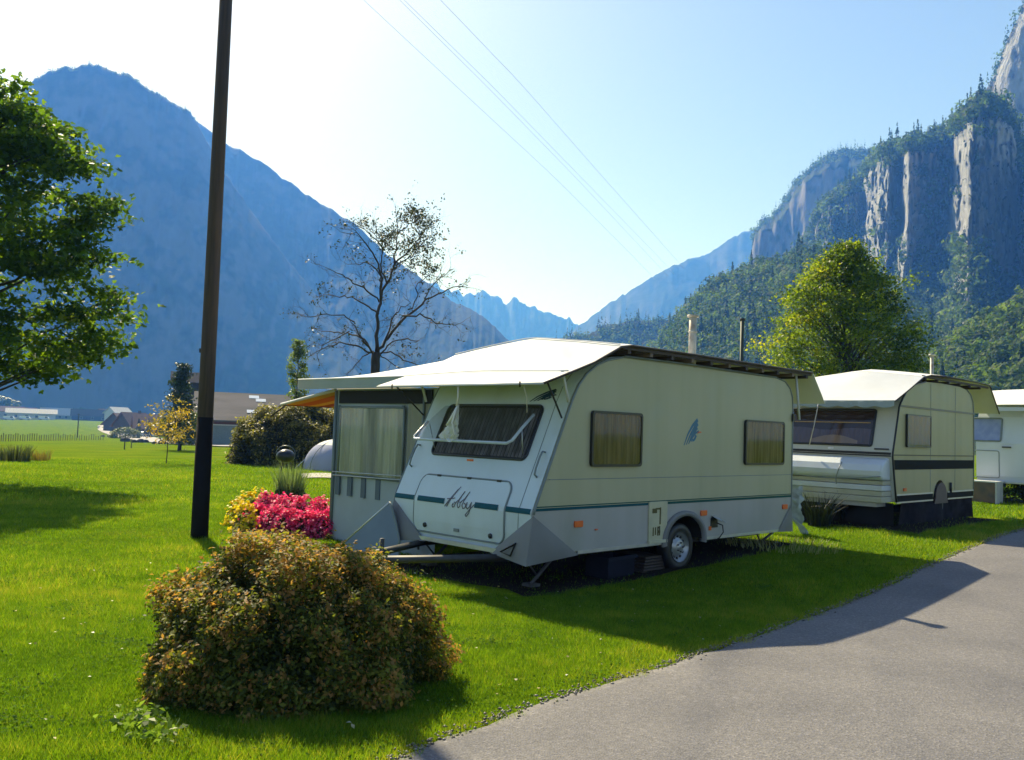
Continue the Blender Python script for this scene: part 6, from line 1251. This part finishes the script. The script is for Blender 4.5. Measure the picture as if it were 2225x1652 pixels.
tl = [(4, 908, 19, 0, 'tall hazy green tree under the maple at the left edge'), (26, 908.5, 16, 0, 'rounded hazy tree in the far village at the left'), (84, 909, 9, 1, 'low dark tree left of the white-roofed far house'), (140, 910, 11, 0, 'dark tree right of the white-roofed far house'), (158, 911, 12, 1, 'dark tree left of the thin field pole'), (178, 911, 16, 0, 'tall pale green tree beside the thin field pole'), (196, 911.5, 9, 0, 'low tree right of the thin field pole'), (232, 914, 9, 0, 'low tree over the broad dark far barn'), (282, 917, 12, 1, 'pointed dark tree above the left chalet'), (255, 914, 11, 0, 'round tree left of the tall white gabled house'), (60, 909, 10, 0, 'reddish low tree in the middle of the far village'), (110, 909.5, 8, 0, 'small tree touching the white-roofed far house')]
mVT = leafmat('village_tree_leaves', [(0, (.02, .035, .014)), (.6, (.05, .08, .02)), (1, (.11, .14, .03))], trans=.25); mVR = leafmat('reddish_tree_leaves', [(0, (.06, .03, .02)), (1, (.16, .08, .05))], trans=.25)
for i, (px, py, h, fir, lab) in enumerate(tl):
    x, y, z = G(px, py); h *= .85; e = tag(empty('village_tree', (x, y, z)), lab, 'tree'); r = np.random.default_rng(i); MB().cyl((0, 0, -.5), (0, 0, h*.5), h*.03, 6).build('trunk', darkbark, e)
    n = 700; d = r.normal(0, 1, (n, 3)); d /= np.linalg.norm(d, axis=1)[:, None]; k = r.integers(0, 8, n); c = r.normal(0, .16, (8, 3)); c[:, 2] = r.uniform(.35, .8, 8)
    P = (c[k]+d*.17)*h if not fir else np.stack([d[:, 0]*(1-np.linspace(0, 1, n))*.22*h, d[:, 1]*(1-np.linspace(0, 1, n))*.22*h, np.linspace(.08, 1, n)*h], 1)
    leaves('crown', P, h*.09, mVR if 'reddish' in lab else mVT, e, r.normal(.5, .2, n), seed=i, aspect=.8)
# two small conifers beside the chalets
for px, py, h, lab in ((300, 949, 5.2, 'dark pointed cypress between the left and middle chalets'), (321, 951, 5.0, 'dark pointed cypress between the middle and widest chalets')):
    x, y, z = G(px, py); e = tag(empty('cypress', (x, y, z)), lab, 'tree'); r = np.random.default_rng(px); n = 900; q = r.random(n)**.8; a = r.uniform(0, 6.28, n); rr = (1-q)*h*.27*(.6+.4*r.random(n)); leaves('crown', np.stack([rr*np.cos(a), rr*np.sin(a), q*h], 1), .35, mFir, e, r.normal(.25, .15, n), seed=px); MB().cyl((0, 0, -.2), (0, 0, h*.6), .1, 6).build('trunk', darkbark, e)
x, y, z = G(272, 953); bush('roadside_shrub', (x, y, z), 3.4, 2.2, 2.3, 2600, .35, leafmat('roadside_leaves', [(0, (.05, .07, .03)), (1, (.2, .24, .09))], trans=.3), 'pale green shrub beside the pale road left of the chalets', seed=52, tips=False, stems=False)
# parked cars
def car(label, px, py, col, rz, L=4.2, van=False):
    x, y, z = G(px, py); e = tag(empty('parked_car', (x, y, z+.02), rz), label, 'car', 'cars parked by the chalets and the village'); Hh = 1.45 if not van else 2.3
    pr = [(-L/2, .35), (L/2, .35), (L/2, .75), (L*.44, .88), (L*.26, .95), (L*.13, Hh), (-L*.30, Hh), (-L*.46, .98), (-L/2, .85)] if not van else [(-L/2, .4), (L/2, .4), (L/2, 1.1), (L*.40, 1.4), (L*.33, Hh), (-L/2, Hh)]
    bm = mat('car_paint_%d' % int(px), col, .25, coat=.6); MB().prism(pr, 'y', -.85, .85).build('body', bm, e, bevel=.06)
    MB().prism([(L*.24, .97), (L*.125, Hh-.08), (-L*.29, Hh-.08), (-L*.42, 1.0)] if not van else [(L*.38, 1.35), (L*.32, Hh-.15), (L*.12, Hh-.15), (L*.12, 1.35)], 'y', -.865, .865).build('side_glass', HG, e)
    for sx in (-L*.30, L*.31):
        for sy in (-.80, .62):
            w_ = MB().cyl((sx, sy-.06, .32), (sx, sy+.24, .32), .32, 14).build('wheel', mDark, e); MB().cyl((sx, sy-.075, .32), (sx, sy+.255, .32), .19, 10).build('rim', mRim, w_)
for a in [('silver car parked in front of the left chalet', 318, 950, (.55, .57, .62), .2), ('white car parked under the left chalet gable', 300, 944, (.75, .75, .76), .6), ('white car on the far road above the bend', 262, 922.5, (.8, .8, .78), .1), ('dark car parked by the pale shed', 405, 966, (.05, .05, .06), .0)]: car(a[0], a[1], a[2], a[3], a[4])
for px, lab in ((55, 'white camper van at the right of the pale row in the far village'), (20, 'white camper van at the left end of the pale row in the far village'), (96, 'white van at the far edge of the field below the village')): car(lab, px, 913, (.8, .8, .8), .1, L=6.5, van=True)
# pale guard wall along the edge of the village
o = MB(); P = [G(x, 912.6) for x in range(-10, 110, 10)]; V = []
for p in P: V += [(p[0], p[1], p[2]), (p[0], p[1], p[2]+1.3), (p[0], p[1]+1, p[2]+1.3), (p[0], p[1]+1, p[2])]
for i in range(len(P)-1): o.add([V[4*i+k] for k in range(4)]+[V[4*i+4+k] for k in range(4)], [(0, 4, 5, 1), (1, 5, 6, 2), (2, 6, 7, 3)])
o = o.build('boundary_wall', mat('pale_wall', (.5, .5, .48), .8)); tag(o, 'low pale wall along the far edge of the green field', 'wall')
# orange rolling details: fallen leaves and clover in the lawn
def clover():
    r = np.random.default_rng(91); cs = np.stack([r.uniform(-5, 3, 130), 4.3+8*r.random(130)**1.3], 1); P = (cs[:, None]+r.normal(0, .11, (130, 90, 2))*r.uniform(.6, 2.0, (130, 1, 1))).reshape(-1, 2)
    P = P[road_dist(P) > .04]; z = terrain(P[:, 0], P[:, 1])+r.uniform(.012, .036, len(P))
    leaves('clover', np.c_[P, z], .019, leafmat('clover_leaves', [(0, (.03, .075, .014)), (.6, (.06, .13, .018)), (1, (.12, .19, .03))], trans=.45, gloss=.08, rough=.8), None, r.random(len(P)), up=1.2, seed=92, aspect=.8)
    tag(bpy.data.objects['clover'], 'patches of small round clover leaves in the lawn', kind='stuff')
clover()
def specks():
    n = 150; P = np.stack([rng.uniform(-4.5, 3.2, n), rng.uniform(4.3, 10, n)], 1); P = P[road_dist(P) > .1]; z = terrain(P[:, 0], P[:, 1])
    leaves('fallen_leaves', np.c_[P, z+.045], .028, leafmat('fallen_leaf', [(0, (.30, .30, .22)), (.5, (.4, .3, .1)), (1, (.6, .6, .55))], trans=.2), None, rng.random(len(P)), up=2, seed=70, aspect=.7)
    o = bpy.data.objects['fallen_leaves']; tag(o, 'scattered fallen leaves and clover heads in the lawn', kind='stuff')
specks()
# ---- haze: the air of the valley
hz = MB().box((-4600, -60, -8), (4600, 4900, 760)).build('haze', None); hz.data.materials.clear()
hm = bpy.data.materials.new('valley_haze'); hm.use_nodes = True; nt = hm.node_tree; nt.nodes.remove(nt.nodes['Principled BSDF'])
pv = nt.nodes.new('ShaderNodeVolumePrincipled'); pv.inputs['Color'].default_value = (.085, .29, 1, 1); pv.inputs['Absorption Color'].default_value = (1, 1, 1, 1)
pv.inputs['Density'].default_value = 4.0e-4; pv.inputs['Anisotropy'].default_value = .2; nt.links.new(pv.outputs[0], nt.nodes['Material Output'].inputs['Volume'])
hz.data.materials.append(hm); tag(hz, 'blue valley haze', kind='stuff')
